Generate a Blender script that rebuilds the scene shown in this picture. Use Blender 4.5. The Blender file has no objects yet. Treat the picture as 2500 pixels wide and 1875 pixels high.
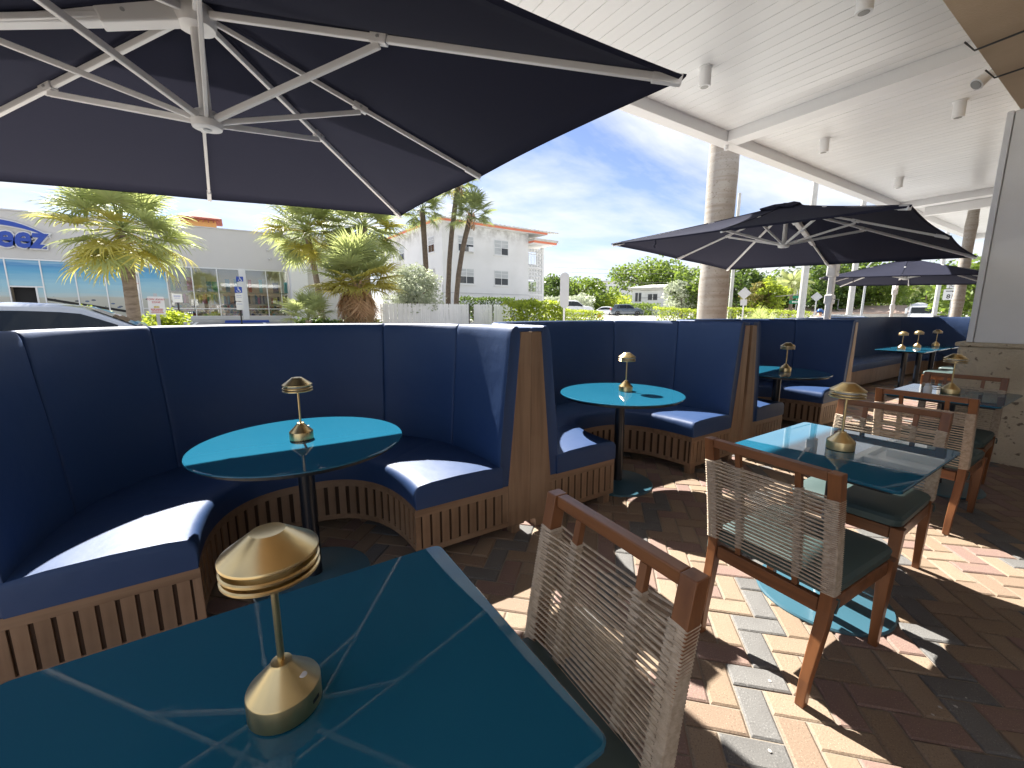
import bpy, math, random
from mathutils import Vector, Matrix, noise
R = math.radians
rnd = random.Random(7)

# ------------------------------------------------------------------ camera
scn = bpy.context.scene
EYE = Vector((0, 0, 1.37)); AZ = 57.1; PITCH = 9.6
cam = bpy.data.objects.new('camera', bpy.data.cameras.new('camera'))
scn.collection.objects.link(cam)
cam.location = EYE
cam.rotation_euler = (R(90 - PITCH), 0, R(AZ - 90))
cam.data.sensor_width = 36; cam.data.lens = 36 * 1020 / 2500
cam.data.clip_start = .02; cam.data.clip_end = 3000
scn.camera = cam
scn.render.resolution_x = 1024; scn.render.resolution_y = 768

# ------------------------------------------------------------------ light and sky
SUN_EL, SUN_AZ = 45.0, 90.0             # azimuth measured from +X towards +Y
w = bpy.data.worlds.new('World'); scn.world = w; w.use_nodes = True
wn, wl = w.node_tree.nodes, w.node_tree.links
wn.clear()
def wnode(t, **k):
    n = wn.new(t)
    for a, v in k.items(): setattr(n, a, v)
    return n
wout = wnode('ShaderNodeOutputWorld'); bg = wnode('ShaderNodeBackground'); bg.inputs[1].default_value = .15
sky = wnode('ShaderNodeTexSky', sky_type='NISHITA', sun_disc=False)
sky.sun_elevation = R(SUN_EL); sky.sun_rotation = R(90 - SUN_AZ)
sky.air_density = 1.0; sky.dust_density = .1; sky.ozone_density = 2.5
tc = wnode('ShaderNodeTexCoord'); sep = wnode('ShaderNodeSeparateXYZ'); wl.new(tc.outputs['Generated'], sep.inputs[0])
def wmath(op, a, b=None, clamp=False):
    n = wnode('ShaderNodeMath', operation=op, use_clamp=clamp)
    for i, v in enumerate((a, b)):
        if v is None: continue
        if isinstance(v, (int, float)): n.inputs[i].default_value = v
        else: wl.new(v, n.inputs[i])
    return n.outputs[0]
zz = wmath('ADD', wmath('MAXIMUM', sep.outputs[2], 0.0), .16)
cx = wmath('DIVIDE', sep.outputs[0], zz); cy = wmath('DIVIDE', sep.outputs[1], zz)
comb = wnode('ShaderNodeCombineXYZ'); wl.new(cx, comb.inputs[0]); wl.new(cy, comb.inputs[1])
mp = wnode('ShaderNodeMapping'); wl.new(comb.outputs[0], mp.inputs[0])
mp.inputs['Location'].default_value = (5.3, 2.2, 0); mp.inputs['Rotation'].default_value = (0, 0, R(-20)); mp.inputs['Scale'].default_value = (.75, 1.15, 1)
n1 = wnode('ShaderNodeTexNoise'); n1.inputs['Scale'].default_value = 1.0; n1.inputs['Detail'].default_value = 9; n1.inputs['Roughness'].default_value = .56; n1.inputs['Distortion'].default_value = .5
wl.new(mp.outputs[0], n1.inputs['Vector'])
n2 = wnode('ShaderNodeTexNoise'); n2.inputs['Scale'].default_value = 3.2; n2.inputs['Detail'].default_value = 8; n2.inputs['Roughness'].default_value = .6
wl.new(mp.outputs[0], n2.inputs['Vector'])
mixn = wmath('ADD', wmath('MULTIPLY', n1.outputs[0], .78), wmath('MULTIPLY', n2.outputs[0], .22))
rampc = wnode('ShaderNodeValToRGB'); wl.new(mixn, rampc.inputs[0])
rampc.color_ramp.elements[0].position = .385; rampc.color_ramp.elements[1].position = .60
rampc.color_ramp.elements[0].color = (0, 0, 0, 1); rampc.color_ramp.elements[1].color = (.95, .95, .95, 1)
hs = wnode('ShaderNodeHueSaturation'); hs.inputs['Saturation'].default_value = 1.0; hs.inputs['Value'].default_value = .9
tint = wnode('ShaderNodeMix', data_type='RGBA', blend_type='MULTIPLY'); tint.inputs[0].default_value = 1; tint.inputs[7].default_value = (.36, .322, .355, 1)
wl.new(sky.outputs[0], tint.inputs[6]); wl.new(tint.outputs[2], hs.inputs['Color'])
mixs = wnode('ShaderNodeMix', data_type='RGBA'); wl.new(rampc.outputs[0], mixs.inputs[0]); wl.new(hs.outputs[0], mixs.inputs[6])
mixs.inputs[7].default_value = (2.1, 2.16, 2.24, 1)
wl.new(mixs.outputs[2], bg.inputs[0]); wl.new(bg.outputs[0], wout.inputs[0])
sl = bpy.data.lights.new('sun', 'SUN'); sl.energy = 4.8; sl.angle = R(.55); sl.color = (1, .955, .88)
so = bpy.data.objects.new('sun', sl); scn.collection.objects.link(so)
sdir = Vector((math.cos(R(SUN_EL)) * math.cos(R(SUN_AZ)), math.cos(R(SUN_EL)) * math.sin(R(SUN_AZ)), math.sin(R(SUN_EL))))
so.rotation_euler = sdir.to_track_quat('Z', 'Y').to_euler(); so.location = (0, 20, 20)
vs = scn.view_settings; vs.view_transform = 'Standard'; vs.look = 'None'; vs.gamma = 1; vs.exposure = 1.82; vs.use_curve_mapping = False
scn.render.engine = 'CYCLES'
scn.cycles.max_bounces = 8; scn.cycles.transparent_max_bounces = 12

# ------------------------------------------------------------------ helpers
COL = scn.collection
MATS = {}
def mat(name, color, rough=.6, metal=0., spec=.5, coat=0., bump=None, var=0., noise_=None, trans=0., island=False, objrand=0., palette=None, alpha=1., coatr=.03, sheen=0., transcol=None):
    """Principled material. bump=(scale,strength,dist); noise_=(scale,color2,lo,hi[,stretch]); objrand: value jitter per object; palette: colours picked per object/island"""
    m = bpy.data.materials.new(name); m.use_nodes = True
    nt = m.node_tree; N, L = nt.nodes, nt.links
    p = N['Principled BSDF']; o = N['Material Output']
    p.inputs['Roughness'].default_value = rough; p.inputs['Metallic'].default_value = metal
    p.inputs['Specular IOR Level'].default_value = spec
    p.inputs['Coat Weight'].default_value = coat; p.inputs['Coat Roughness'].default_value = coatr
    p.inputs['Sheen Weight'].default_value = sheen
    src = None
    def rgb(c):
        n = N.new('ShaderNodeRGB'); n.outputs[0].default_value = (*c, 1); return n.outputs[0]
    src = rgb(color)
    texc = N.new('ShaderNodeTexCoord')
    def rand():
        if island: return N.new('ShaderNodeNewGeometry').outputs['Random Per Island']
        return N.new('ShaderNodeObjectInfo').outputs['Random']
    if palette:
        rp = N.new('ShaderNodeValToRGB'); rp.color_ramp.interpolation = 'CONSTANT' if len(palette) > 2 else 'LINEAR'
        els = rp.color_ramp.elements
        for i in range(len(palette) - 2): els.new(.5)
        for i, c in enumerate(palette):
            els[i].position = i / (len(palette) if len(palette) > 2 else 1); els[i].color = (*c, 1)
        L.new(rand(), rp.inputs[0]); src = rp.outputs[0]
    if noise_:
        items = noise_ if isinstance(noise_[0], (tuple, list)) else [noise_]
        for it in items:
            sc, c2, lo, hi = it[:4]
            nz = N.new('ShaderNodeTexNoise'); nz.inputs['Scale'].default_value = sc; nz.inputs['Detail'].default_value = 6
            if len(it) > 4:
                mpn = N.new('ShaderNodeMapping'); mpn.inputs['Scale'].default_value = it[4]; L.new(texc.outputs['Object'], mpn.inputs[0]); L.new(mpn.outputs[0], nz.inputs['Vector'])
            else: L.new(texc.outputs['Object'], nz.inputs['Vector'])
            mr = N.new('ShaderNodeMapRange'); mr.inputs['From Min'].default_value = lo; mr.inputs['From Max'].default_value = hi; L.new(nz.outputs[0], mr.inputs['Value'])
            mx = N.new('ShaderNodeMix'); mx.data_type = 'RGBA'; L.new(mr.outputs[0], mx.inputs[0]); L.new(src, mx.inputs[6]); mx.inputs[7].default_value = (*c2, 1); src = mx.outputs[2]
    if objrand:
        hv = N.new('ShaderNodeHueSaturation'); mr = N.new('ShaderNodeMapRange'); L.new(rand(), mr.inputs['Value'])
        mr.inputs['To Min'].default_value = 1 - objrand; mr.inputs['To Max'].default_value = 1 + objrand
        L.new(mr.outputs[0], hv.inputs['Value']); L.new(src, hv.inputs['Color']); src = hv.outputs[0]
    L.new(src, p.inputs['Base Color'])
    if bump:
        items = bump if isinstance(bump[0], (tuple, list)) else [bump]
        prev = None
        for it in items:
            nz = N.new('ShaderNodeTexNoise'); nz.inputs['Scale'].default_value = it[0]; nz.inputs['Detail'].default_value = 5
            if len(it) > 3:
                mpn = N.new('ShaderNodeMapping'); mpn.inputs['Scale'].default_value = it[3]; L.new(texc.outputs['Object'], mpn.inputs[0]); L.new(mpn.outputs[0], nz.inputs['Vector'])
            else: L.new(texc.outputs['Object'], nz.inputs['Vector'])
            bp = N.new('ShaderNodeBump'); bp.inputs['Strength'].default_value = it[1]; bp.inputs['Distance'].default_value = it[2]
            L.new(nz.outputs[0], bp.inputs['Height'])
            if prev: L.new(prev, bp.inputs['Normal'])
            prev = bp.outputs[0]
        L.new(prev, p.inputs['Normal'])
    if trans:
        tr = N.new('ShaderNodeBsdfTranslucent'); 
        if transcol: tr.inputs[0].default_value = (*transcol, 1)
        else: L.new(src, tr.inputs[0])
        ms = N.new('ShaderNodeMixShader'); ms.inputs[0].default_value = trans; L.new(p.outputs[0], ms.inputs[1]); L.new(tr.outputs[0], ms.inputs[2]); L.new(ms.outputs[0], o.inputs[0])
    MATS[name] = m
    return m

def glass_mat(name, tint=(1, 1, 1), rough=.02, reflect=.5):
    m = bpy.data.materials.new(name); m.use_nodes = True
    N, L = m.node_tree.nodes, m.node_tree.links; N.clear()
    o = N.new('ShaderNodeOutputMaterial'); t = N.new('ShaderNodeBsdfTransparent'); t.inputs[0].default_value = (*tint, 1)
    g = N.new('ShaderNodeBsdfGlossy'); g.inputs['Roughness'].default_value = rough
    f = N.new('ShaderNodeFresnel'); f.inputs[0].default_value = 1.5
    ad = N.new('ShaderNodeMath'); ad.operation = 'MULTIPLY_ADD'; ad.inputs[1].default_value = 1.0; ad.inputs[2].default_value = reflect * .1; L.new(f.outputs[0], ad.inputs[0])
    ms = N.new('ShaderNodeMixShader'); L.new(ad.outputs[0], ms.inputs[0]); L.new(t.outputs[0], ms.inputs[1]); L.new(g.outputs[0], ms.inputs[2]); L.new(ms.outputs[0], o.inputs[0])
    MATS[name] = m; return m

class MB:
    def __init__(s): s.v = []; s.f = []
    def add(s, vs, fs):
        b = len(s.v); s.v += [tuple(v) for v in vs]; s.f += [tuple(i + b for i in f) for f in fs]; return s
    def box(s, c, d, rz=0, M=None):
        hx, hy, hz = d[0] / 2, d[1] / 2, d[2] / 2
        vs = [Vector((x, y, z)) for z in (-hz, hz) for x, y in ((-hx, -hy), (hx, -hy), (hx, hy), (-hx, hy))]
        if rz: vs = [Matrix.Rotation(rz, 3, 'Z') @ v for v in vs]
        if M: vs = [M @ v for v in vs]
        vs = [v + Vector(c) for v in vs]
        return s.add(vs, [(3, 2, 1, 0), (4, 5, 6, 7), (0, 1, 5, 4), (1, 2, 6, 5), (2, 3, 7, 6), (3, 0, 4, 7)])
    def bb(s, x0, x1, y0, y1, z0, z1):
        return s.box(((x0 + x1) / 2, (y0 + y1) / 2, (z0 + z1) / 2), (abs(x1 - x0), abs(y1 - y0), abs(z1 - z0)))
    def bar(s, p0, p1, wd, ht, up=(0, 0, 1), w1=None, h1=None):
        p0, p1 = Vector(p0), Vector(p1); d = (p1 - p0).normalized(); u = Vector(up)
        if abs(d.dot(u)) > .98: u = Vector((1, 0, 0))
        sd = d.cross(u).normalized(); u = sd.cross(d)
        w1 = wd if w1 is None else w1; h1 = ht if h1 is None else h1
        vs = []
        for p, a, b in ((p0, wd / 2, ht / 2), (p1, w1 / 2, h1 / 2)):
            vs += [p - sd * a - u * b, p + sd * a - u * b, p + sd * a + u * b, p - sd * a + u * b]
        return s.add(vs, [(0, 1, 2, 3), (7, 6, 5, 4), (0, 4, 5, 1), (1, 5, 6, 2), (2, 6, 7, 3), (3, 7, 4, 0)])
    def tube(s, pts, rads, n=8, cap=True):
        pts = [Vector(p) for p in pts]
        if isinstance(rads, (int, float)): rads = [rads] * len(pts)
        vs = []; ref = Vector((0, 0, 1))
        for i, p in enumerate(pts):
            d = (pts[min(i + 1, len(pts) - 1)] - pts[max(i - 1, 0)]).normalized()
            if abs(d.dot(ref)) > .95: ref = Vector((1, 0, 0)) if abs(d.x) < .9 else Vector((0, 1, 0))
            a = d.cross(ref).normalized(); b = a.cross(d)
            ref = b
            for k in range(n):
                t = 2 * math.pi * k / n; vs.append(p + (a * math.cos(t) + b * math.sin(t)) * rads[i])
        fs = []
        for i in range(len(pts) - 1):
            for k in range(n):
                k2 = (k + 1) % n; fs.append((i * n + k, i * n + k2, (i + 1) * n + k2, (i + 1) * n + k))
        if cap: fs += [tuple(range(n - 1, -1, -1)), tuple(range((len(pts) - 1) * n, len(pts) * n))]
        return s.add(vs, fs)
    def lathe(s, prof, n=32, c=(0, 0, 0), axis='Z'):
        vs = []; c = Vector(c)
        for r, z in prof:
            for k in range(n):
                t = 2 * math.pi * k / n
                q = Vector((r * math.cos(t), r * math.sin(t), z))
                if axis == 'Y': q = Vector((q.x, q.z, q.y))
                if axis == 'X': q = Vector((q.z, q.x, q.y))
                vs.append(q + c)
        fs = [(i * n + k, i * n + (k + 1) % n, (i + 1) * n + (k + 1) % n, (i + 1) * n + k) for i in range(len(prof) - 1) for k in range(n)]
        fs += [tuple(range(n - 1, -1, -1)), tuple(range((len(prof) - 1) * n, len(prof) * n))]
        return s.add(vs, fs)
    def prism(s, poly, a0, a1, axis='Z'):
        def pt(u, v, a): return {'Z': (u, v, a), 'Y': (u, a, v), 'X': (a, u, v)}[axis]
        n = len(poly); vs = [pt(u, v, a0) for u, v in poly] + [pt(u, v, a1) for u, v in poly]
        return s.add(vs, [tuple(range(n - 1, -1, -1)), tuple(range(n, 2 * n))] + [(i, (i + 1) % n, n + (i + 1) % n, n + i) for i in range(n)])
    def grid(s, rows, closed=False, capends=False):
        m = len(rows[0]); vs = [p for r in rows for p in r]; fs = []
        for i in range(len(rows) - 1):
            for k in range(m if closed else m - 1):
                k2 = (k + 1) % m; fs.append((i * m + k, i * m + k2, (i + 1) * m + k2, (i + 1) * m + k))
        if capends: fs += [tuple(range(m - 1, -1, -1)), tuple(range((len(rows) - 1) * m, len(rows) * m))]
        return s.add(vs, fs)
    def mesh(s, name, material, smooth=False):
        me = bpy.data.meshes.new(name); me.from_pydata(s.v, [], s.f)
        mats = material if isinstance(material, (list, tuple)) else [material]
        for m in mats: me.materials.append(MATS[m])
        if smooth: me.polygons.foreach_set('use_smooth', [True] * len(me.polygons))
        me.update(); return me
    def build(s, name, material, parent=None, smooth=False, bevel=0, loc=None, rz=0, seg=2, recalc=False):
        me = s.mesh(name, material, smooth)
        if recalc:
            import bmesh
            bm = bmesh.new(); bm.from_mesh(me); bmesh.ops.recalc_face_normals(bm, faces=bm.faces); bm.to_mesh(me); bm.free()
        return place(name, me, parent, loc, rz, bevel, seg, smooth)
def place(name, me, parent=None, loc=None, rz=0, bevel=0, seg=2, smooth=False):
    o = bpy.data.objects.new(name, me); COL.objects.link(o)
    if parent: o.parent = parent
    if loc: o.location = loc
    if rz: o.rotation_euler = (0, 0, rz)
    if bevel:
        b = o.modifiers.new('bevel', 'BEVEL'); b.width = bevel; b.segments = seg; b.limit_method = 'ANGLE'; b.angle_limit = R(40)
    if smooth == 'auto':
        me.polygons.foreach_set('use_smooth', [True] * len(me.polygons))
        try: me.set_sharp_from_angle(angle=R(35))
        except Exception: pass
    return o
def thing(name, label, cat, loc=(0, 0, 0), rz=0, group=None):
    o = bpy.data.objects.new(name, None); COL.objects.link(o); o.empty_display_size = .1
    o.location = loc; o.rotation_euler = (0, 0, rz)
    return tag(o, label, cat, group)
def tag(o, label=None, cat=None, group=None, kind=None):
    if label: o['label'] = label
    if cat: o['category'] = cat
    if group: o['group'] = group
    if kind: o['kind'] = kind
    return o
def dup(root, loc, rz=None, label=None, group=None, scale=None):
    r = root.copy(); COL.objects.link(r); r.location = loc
    if rz is not None: r.rotation_euler = (0, 0, rz)
    if label: r['label'] = label
    if group: r['group'] = group
    if scale: r.scale = (scale,) * 3
    for ch in [c for c in bpy.data.objects if c.parent == root]:
        c = ch.copy(); COL.objects.link(c); c.parent = r
        for g_ in [k for k in bpy.data.objects if k.parent == ch]:
            d = g_.copy(); COL.objects.link(d); d.parent = c
    return r
def text_mesh(body, size=1., shear=0., offset=0., extrude=.005, space=1.):
    cu = bpy.data.curves.new('txt', 'FONT'); cu.body = body; cu.size = size; cu.shear = shear; cu.offset = offset; cu.extrude = extrude; cu.align_x = 'CENTER'; cu.align_y = 'CENTER'; cu.space_character = space; cu.resolution_u = 3
    o = bpy.data.objects.new('txt', cu); COL.objects.link(o)
    dg = bpy.context.evaluated_depsgraph_get(); me = bpy.data.meshes.new_from_object(o.evaluated_get(dg))
    bpy.data.objects.remove(o); bpy.data.curves.remove(cu); return me
def text_obj(name, body, size, material, parent, loc, rot=(R(90), 0, 0), **k):
    me = text_mesh(body, size, **k); me.materials.clear(); me.materials.append(MATS[material])
    o = bpy.data.objects.new(name, me); COL.objects.link(o); o.parent = parent; o.location = loc; o.rotation_euler = rot; return o
def dashes(t, z, w_, h, m_, seed, n=6, y=-.0095, x0=0):
    # a row of print too small to read
    r = random.Random(seed); mm = MB(); x = x0 - w_ / 2
    while x < x0 + w_ / 2 - .004:
        l = w_ / n * r.uniform(.5, 1.2); l = min(l, x0 + w_ / 2 - x); mm.bb(x, x + l * .8, y - .0015, y, z - h / 2, z + h / 2); x += l
    mm.build('print_line', m_, t)
FWD = Vector((math.cos(R(AZ)), math.sin(R(AZ)), 0)); RGT = Vector((math.sin(R(AZ)), -math.cos(R(AZ)), 0))
def site(u, D):  # places things by image pixel column and distance
    """ground point at image column u (in pixels, 1250 = straight ahead) and D metres away"""
    d = (FWD + RGT * ((u - 1250) / 1034.4)).normalized(); return d.x * D, d.y * D
def sstep(t): t = max(0, min(1, t)); return t * t * (3 - 2 * t)
def gz(x, y):
    k = sstep((y - .35 * max(0, x - 13) - 4.5) / 22)
    return 1.05 * k - .012 * max(0, x - 20) * (1 - k) if x < 120 else 1.05 * k - 1.2 * (1 - k)

# ------------------------------------------------------------------ materials
mat('vinyl', (.015, .050, .155), rough=.56, spec=.50, bump=[(900, .14, .0006), (4.5, .38, .014), (16, .14, .004)], noise_=(3, (.020, .057, .158), .35, .7))
WG = (40, 40, 3.0)
mat('booth_wood', (.275, .178, .11), rough=.45, bump=(1, .15, .001, (60, 60, 4)), noise_=[(1.0, (.185, .113, .067), .38, .66, (26, 26, 1.6)), (2.2, (.32, .218, .14), .5, .75)], objrand=.10)
mat('booth_wood_h', (.275, .178, .11), rough=.45, bump=(1, .15, .001, (4, 60, 60)), noise_=[(1.0, (.185, .113, .067), .38, .66, (1.6, 26, 26)), (2.2, (.32, .218, .14), .5, .75)], objrand=.06)
mat('slot_dark', (.05, .025, .012), rough=.8)
mat('teak', (.235, .092, .034), rough=.38, bump=(1, .12, .001, (60, 60, 5)), noise_=[(1.0, (.15, .054, .02), .4, .66, (30, 30, 2)), (3, (.285, .12, .048), .5, .8)], objrand=.08)
mat('teak_h', (.235, .092, .034), rough=.38, bump=(1, .12, .001, (5, 60, 60)), noise_=[(1.0, (.15, .054, .02), .4, .66, (2, 30, 30)), (3, (.285, .12, .048), .5, .8)], objrand=.08)
mat('rope', (.60, .50, .385), rough=.85, noise_=(60, (.42, .33, .24), .35, .7), bump=(1, .5, .002, (700, 300, 300)))
mat('seat_green', (.040, .075, .072), rough=.58, spec=.9, bump=(500, .15, .0006))
mat('teal_glass', (.013, .112, .19), rough=.5, spec=.0, coat=1.0, coatr=.012, noise_=(2.2, (.018, .122, .198), .4, .75))
mat('teal_edge', (.015, .10, .12), rough=.1, coat=1.0)
mat('table_under', (.012, .014, .018), rough=.35)
mat('teal_base', (.045, .125, .17), rough=.35, coat=.4, coatr=.15)
mat('steel_dark', (.010, .014, .022), rough=.28, spec=.6)
mat('brass', (.70, .54, .28), rough=.30, metal=1, bump=(1, .06, .0005, (30, 30, 900)), noise_=(7, (.60, .45, .22), .4, .75))
mat('button_white', (.7, .7, .7), rough=.3)
mat('canopy', (.021, .023, .042), rough=.9, spec=.12, trans=.07, transcol=(.055, .055, .08), bump=[(1600, .25, .0006), (2.5, .25, .02)])
mat('umb_metal', (.80, .80, .80), rough=.38, spec=.5, bump=(60, .03, .001))
mat('white_paint', (.80, .81, .82), rough=.35, spec=.5, bump=(14, .04, .002))
mat('ceiling_paint', (.81, .825, .835), rough=.26, spec=.5, bump=(6, .03, .003), objrand=.02)
mat('stucco_white', (.86, .86, .85), rough=.8, bump=(60, .35, .006), noise_=(1.2, (.76, .76, .74), .45, .8))
mat('stucco_tan', (.66, .50, .34), rough=.9, bump=(70, .5, .006), noise_=(2, (.57, .42, .27), .4, .7))
mat('keystone', (.66, .57, .42), rough=.95, bump=[(40, .9, .02), (160, .5, .006)], noise_=[(3, (.55, .46, .32), .4, .7), (22, (.22, .17, .12), .62, .70)])
mat('paver', (.4, .28, .2), rough=.85, palette=[(.27, .196, .132), (.25, .178, .125), (.235, .153, .128), (.285, .212, .148), (.215, .14, .118), (.255, .188, .13)], noise_=[(170, (.17, .12, .085), .56, .70), (240, (.46, .37, .27), .60, .72), (7, (.24, .17, .12), .52, .8)], objrand=.09, bump=[(140, .5, .003), (20, .2, .004)])
mat('paver_dark', (.15, .146, .14), rough=.85, noise_=[(200, (.30, .29, .28), .58, .70), (170, (.08, .078, .075), .58, .70), (8, (.13, .125, .12), .45, .75)], objrand=.14, bump=[(140, .5, .003), (20, .2, .004)])
mat('paver_mass', (.4, .28, .2), rough=.85, island=True, palette=[(.27, .196, .132), (.25, .178, .125), (.235, .153, .128), (.145, .14, .135), (.215, .14, .118), (.255, .188, .13)], noise_=(55, (.28, .20, .14), .58, .78), bump=(140, .5, .003))
mat('joint_sand', (.28, .24, .195), rough=1, bump=(200, .6, .004), noise_=(30, (.25, .21, .17), .4, .7))
mat('asphalt', (.27, .265, .255), rough=.9, bump=(40, .4, .01), noise_=[(.4, (.34, .33, .315), .4, .7), (30, (.20, .20, .195), .5, .75)])
mat('concrete', (.58, .565, .53), rough=.9, bump=(30, .3, .006), noise_=[(.8, (.43, .41, .38), .4, .7)])
mat('grass', (.10, .15, .04), rough=.95, noise_=(2, (.16, .17, .06), .4, .7))
mat('shirt_white', (.72, .74, .76), rough=.8, bump=(18, .4, .02)); mat('helmet_blue', (.03, .10, .32), rough=.3); mat('skin', (.42, .24, .16), rough=.5); mat('black_rubber', (.02, .02, .02), rough=.7)
mat('trousers', (.04, .05, .07), rough=.8)
for n_, c_ in dict(red=(.55, .03, .025), blue=(.02, .07, .40), green=(.01, .22, .11), white=(.78, .78, .76), black=(.015, .015, .015), orange=(.75, .20, .10), yellow=(.6, .45, .05)).items(): mat('paint_' + n_, c_, rough=.45)
mat('sign_back', (.60, .61, .62), rough=.4, metal=.3)
mat('galv', (.50, .51, .52), rough=.5, metal=.4)
mat('pole_wood', (.33, .29, .25), rough=.9, noise_=(1, (.22, .19, .16), .4, .7, (30, 30, 1.5)), bump=(1, .4, .01, (40, 40, 2)))
mat('pole_concrete', (.62, .61, .58), rough=.85, noise_=(3, (.5, .49, .47), .4, .7))
mat('wire', (.03, .03, .03), rough=.6)
mat('store_paint', (.63, .615, .59), rough=.85, bump=(40, .2, .004), noise_=[(.5, (.60, .58, .55), .45, .75)])
mat('apt_white', (.80, .80, .79), rough=.85, bump=(30, .2, .004), noise_=[(.5, (.70, .70, .68), .45, .8)])
mat('coral', (.78, .23, .13), rough=.6)
mat('roof_tile', (.66, .64, .58), rough=.8, noise_=(2, (.5, .48, .44), .4, .7), objrand=.06)
mat('roof_red', (.36, .10, .07), rough=.8, noise_=(2, (.28, .08, .06), .4, .7))
mat('roof_pale', (.56, .42, .34), rough=.85, noise_=(2, (.46, .33, .27), .4, .7))
mat('stucco_orange', (.62, .33, .12), rough=.9)
mat('win_dark', (.03, .035, .04), rough=.06, spec=.6)
mat('win_blind', (.55, .57, .57), rough=.2, spec=.6, noise_=(1, (.40, .42, .42), .4, .6, (1, 1, 30)))
mat('alum', (.70, .70, .69), rough=.35, metal=.5)
mat('mildew', (.45, .45, .42), rough=.9, noise_=(3, (.2, .2, .18), .4, .6))
mat('picket', (.86, .855, .84), rough=.7, noise_=[(1, (.70, .69, .66), .55, .85, (30, 30, 2))], objrand=.06)
mat('picket_gap', (.10, .09, .08), rough=.9)
mat('shelf', (.45, .42, .38), rough=.6); mat('shop_dark', (.035, .033, .032), rough=.9); mat('shop_wall', (.50, .42, .32), rough=.8)
mat('goods', (.5, .5, .5), rough=.7, palette=[(.6, .09, .06), (.65, .6, .55), (.03, .22, .36), (.02, .04, .16), (.08, .35, .2), (.68, .3, .08), (.05, .05, .06), (.6, .55, .12), (.1, .4, .45), (.5, .12, .3)], objrand=.2)
mat('car_silver', (.50, .53, .56), rough=.22, metal=.25, coat=1.0); mat('car_grey', (.10, .125, .16), rough=.25, metal=.5, coat=1.0); mat('car_white', (.78, .79, .80), rough=.25, coat=1.0); mat('car_dark', (.05, .06, .075), rough=.2, metal=.4, coat=1.0)
mat('tyre', (.02, .02, .02), rough=.85); mat('rim', (.5, .5, .52), rough=.3, metal=.8); mat('car_glass', (.012, .016, .018), rough=.03, spec=.6); mat('lens_red', (.4, .01, .01), rough=.15, coat=.6); mat('lens_clear', (.7, .72, .74), rough=.1, coat=.6); mat('trim_black', (.02, .02, .022), rough=.4); mat('chrome', (.7, .7, .7), rough=.12, metal=1)
mat('palm_trunk', (.30, .235, .18), rough=.95, bump=[(5, .6, .03, (1, 1, 5)), (45, .6, .012)], noise_=[(6, (.18, .135, .10), .4, .7, (1, 1, 4))])
mat('royal_trunk', (.33, .305, .275), rough=.9, bump=[(2, .5, .02, (.6, .6, 6)), (50, .5, .006)], noise_=[(2.2, (.42, .395, .36), .45, .7), (26, (.20, .165, .135), .58, .70, (1, 1, 1.6)), (3, (.28, .24, .20), .45, .7, (.3, .3, 5))])
mat('trunk_dark', (.16, .12, .09), rough=.95, bump=(20, .6, .02), noise_=(8, (.10, .075, .055), .4, .7))
mat('bark', (.20, .16, .12), rough=.95, bump=(12, .7, .03), noise_=(5, (.12, .09, .07), .4, .7))
mat('boots', (.42, .27, .17), rough=.95, bump=(20, .6, .02))
def leafmat(n, c, c2, t=.35, tc_=None): mat(n, c, rough=.5, spec=.35, island=True, palette=[c, c2], trans=t + .06, transcol=tc_)
leafmat('frond_green', (.24, .285, .13), (.37, .39, .18), .36, (.54, .60, .22)); leafmat('frond_yellow', (.36, .34, .09), (.45, .39, .09), .35, (.66, .58, .12)); leafmat('frond_dead', (.55, .36, .21), (.66, .45, .28), .25)
leafmat('frond_dark', (.15, .19, .09), (.23, .26, .115), .32, (.36, .42, .13))
leafmat('leaf_bright', (.17, .25, .03), (.30, .36, .05), .4, (.50, .58, .06)); leafmat('leaf_mid', (.07, .12, .025), (.14, .20, .04), .35, (.26, .36, .05)); leafmat('leaf_dark', (.035, .075, .02), (.085, .13, .03), .3, (.16, .24, .04)); leafmat('leaf_silver', (.33, .37, .27), (.50, .53, .41), .25, (.55, .60, .42)); leafmat('leaf_red', (.24, .19, .06), (.21, .23, .06), .3)
mat('petiole', (.22, .24, .08), rough=.5)
glass_mat('shop_glass', (.80, .84, .84), reflect=1.0); glass_mat('car_window', (.30, .33, .33), reflect=.8)
mat('bottle_white', (.75, .75, .73), rough=.3); mat('lamp_lens', (.35, .35, .33), rough=.15)

def stained(name, src, ztop):
    m = MATS[src].copy(); m.name = name; N, L = m.node_tree.nodes, m.node_tree.links; p = N['Principled BSDF']; col = p.inputs['Base Color'].links[0].from_socket
    tcn = N.new('ShaderNodeTexCoord'); sp_ = N.new('ShaderNodeSeparateXYZ'); L.new(tcn.outputs['Object'], sp_.inputs[0])
    g = N.new('ShaderNodeMapRange'); g.inputs['From Min'].default_value = ztop - 1.3; g.inputs['From Max'].default_value = ztop - .15; L.new(sp_.outputs[2], g.inputs['Value'])
    nz = N.new('ShaderNodeTexNoise'); nz.inputs['Scale'].default_value = 1.1; nz.inputs['Detail'].default_value = 7; nz.inputs['Roughness'].default_value = .7; L.new(tcn.outputs['Object'], nz.inputs['Vector'])
    r = N.new('ShaderNodeMapRange'); r.inputs['From Min'].default_value = .42; r.inputs['From Max'].default_value = .68; L.new(nz.outputs[0], r.inputs['Value'])
    mu = N.new('ShaderNodeMath'); mu.operation = 'MULTIPLY'; L.new(g.outputs[0], mu.inputs[0]); L.new(r.outputs[0], mu.inputs[1])
    mx = N.new('ShaderNodeMix'); mx.data_type = 'RGBA'; L.new(mu.outputs[0], mx.inputs[0]); L.new(col, mx.inputs[6]); mx.inputs[7].default_value = (.30, .29, .26, 1); L.new(mx.outputs[2], p.inputs['Base Color']); MATS[name] = m
stained('apt_wall', 'apt_white', 7.3)
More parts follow.
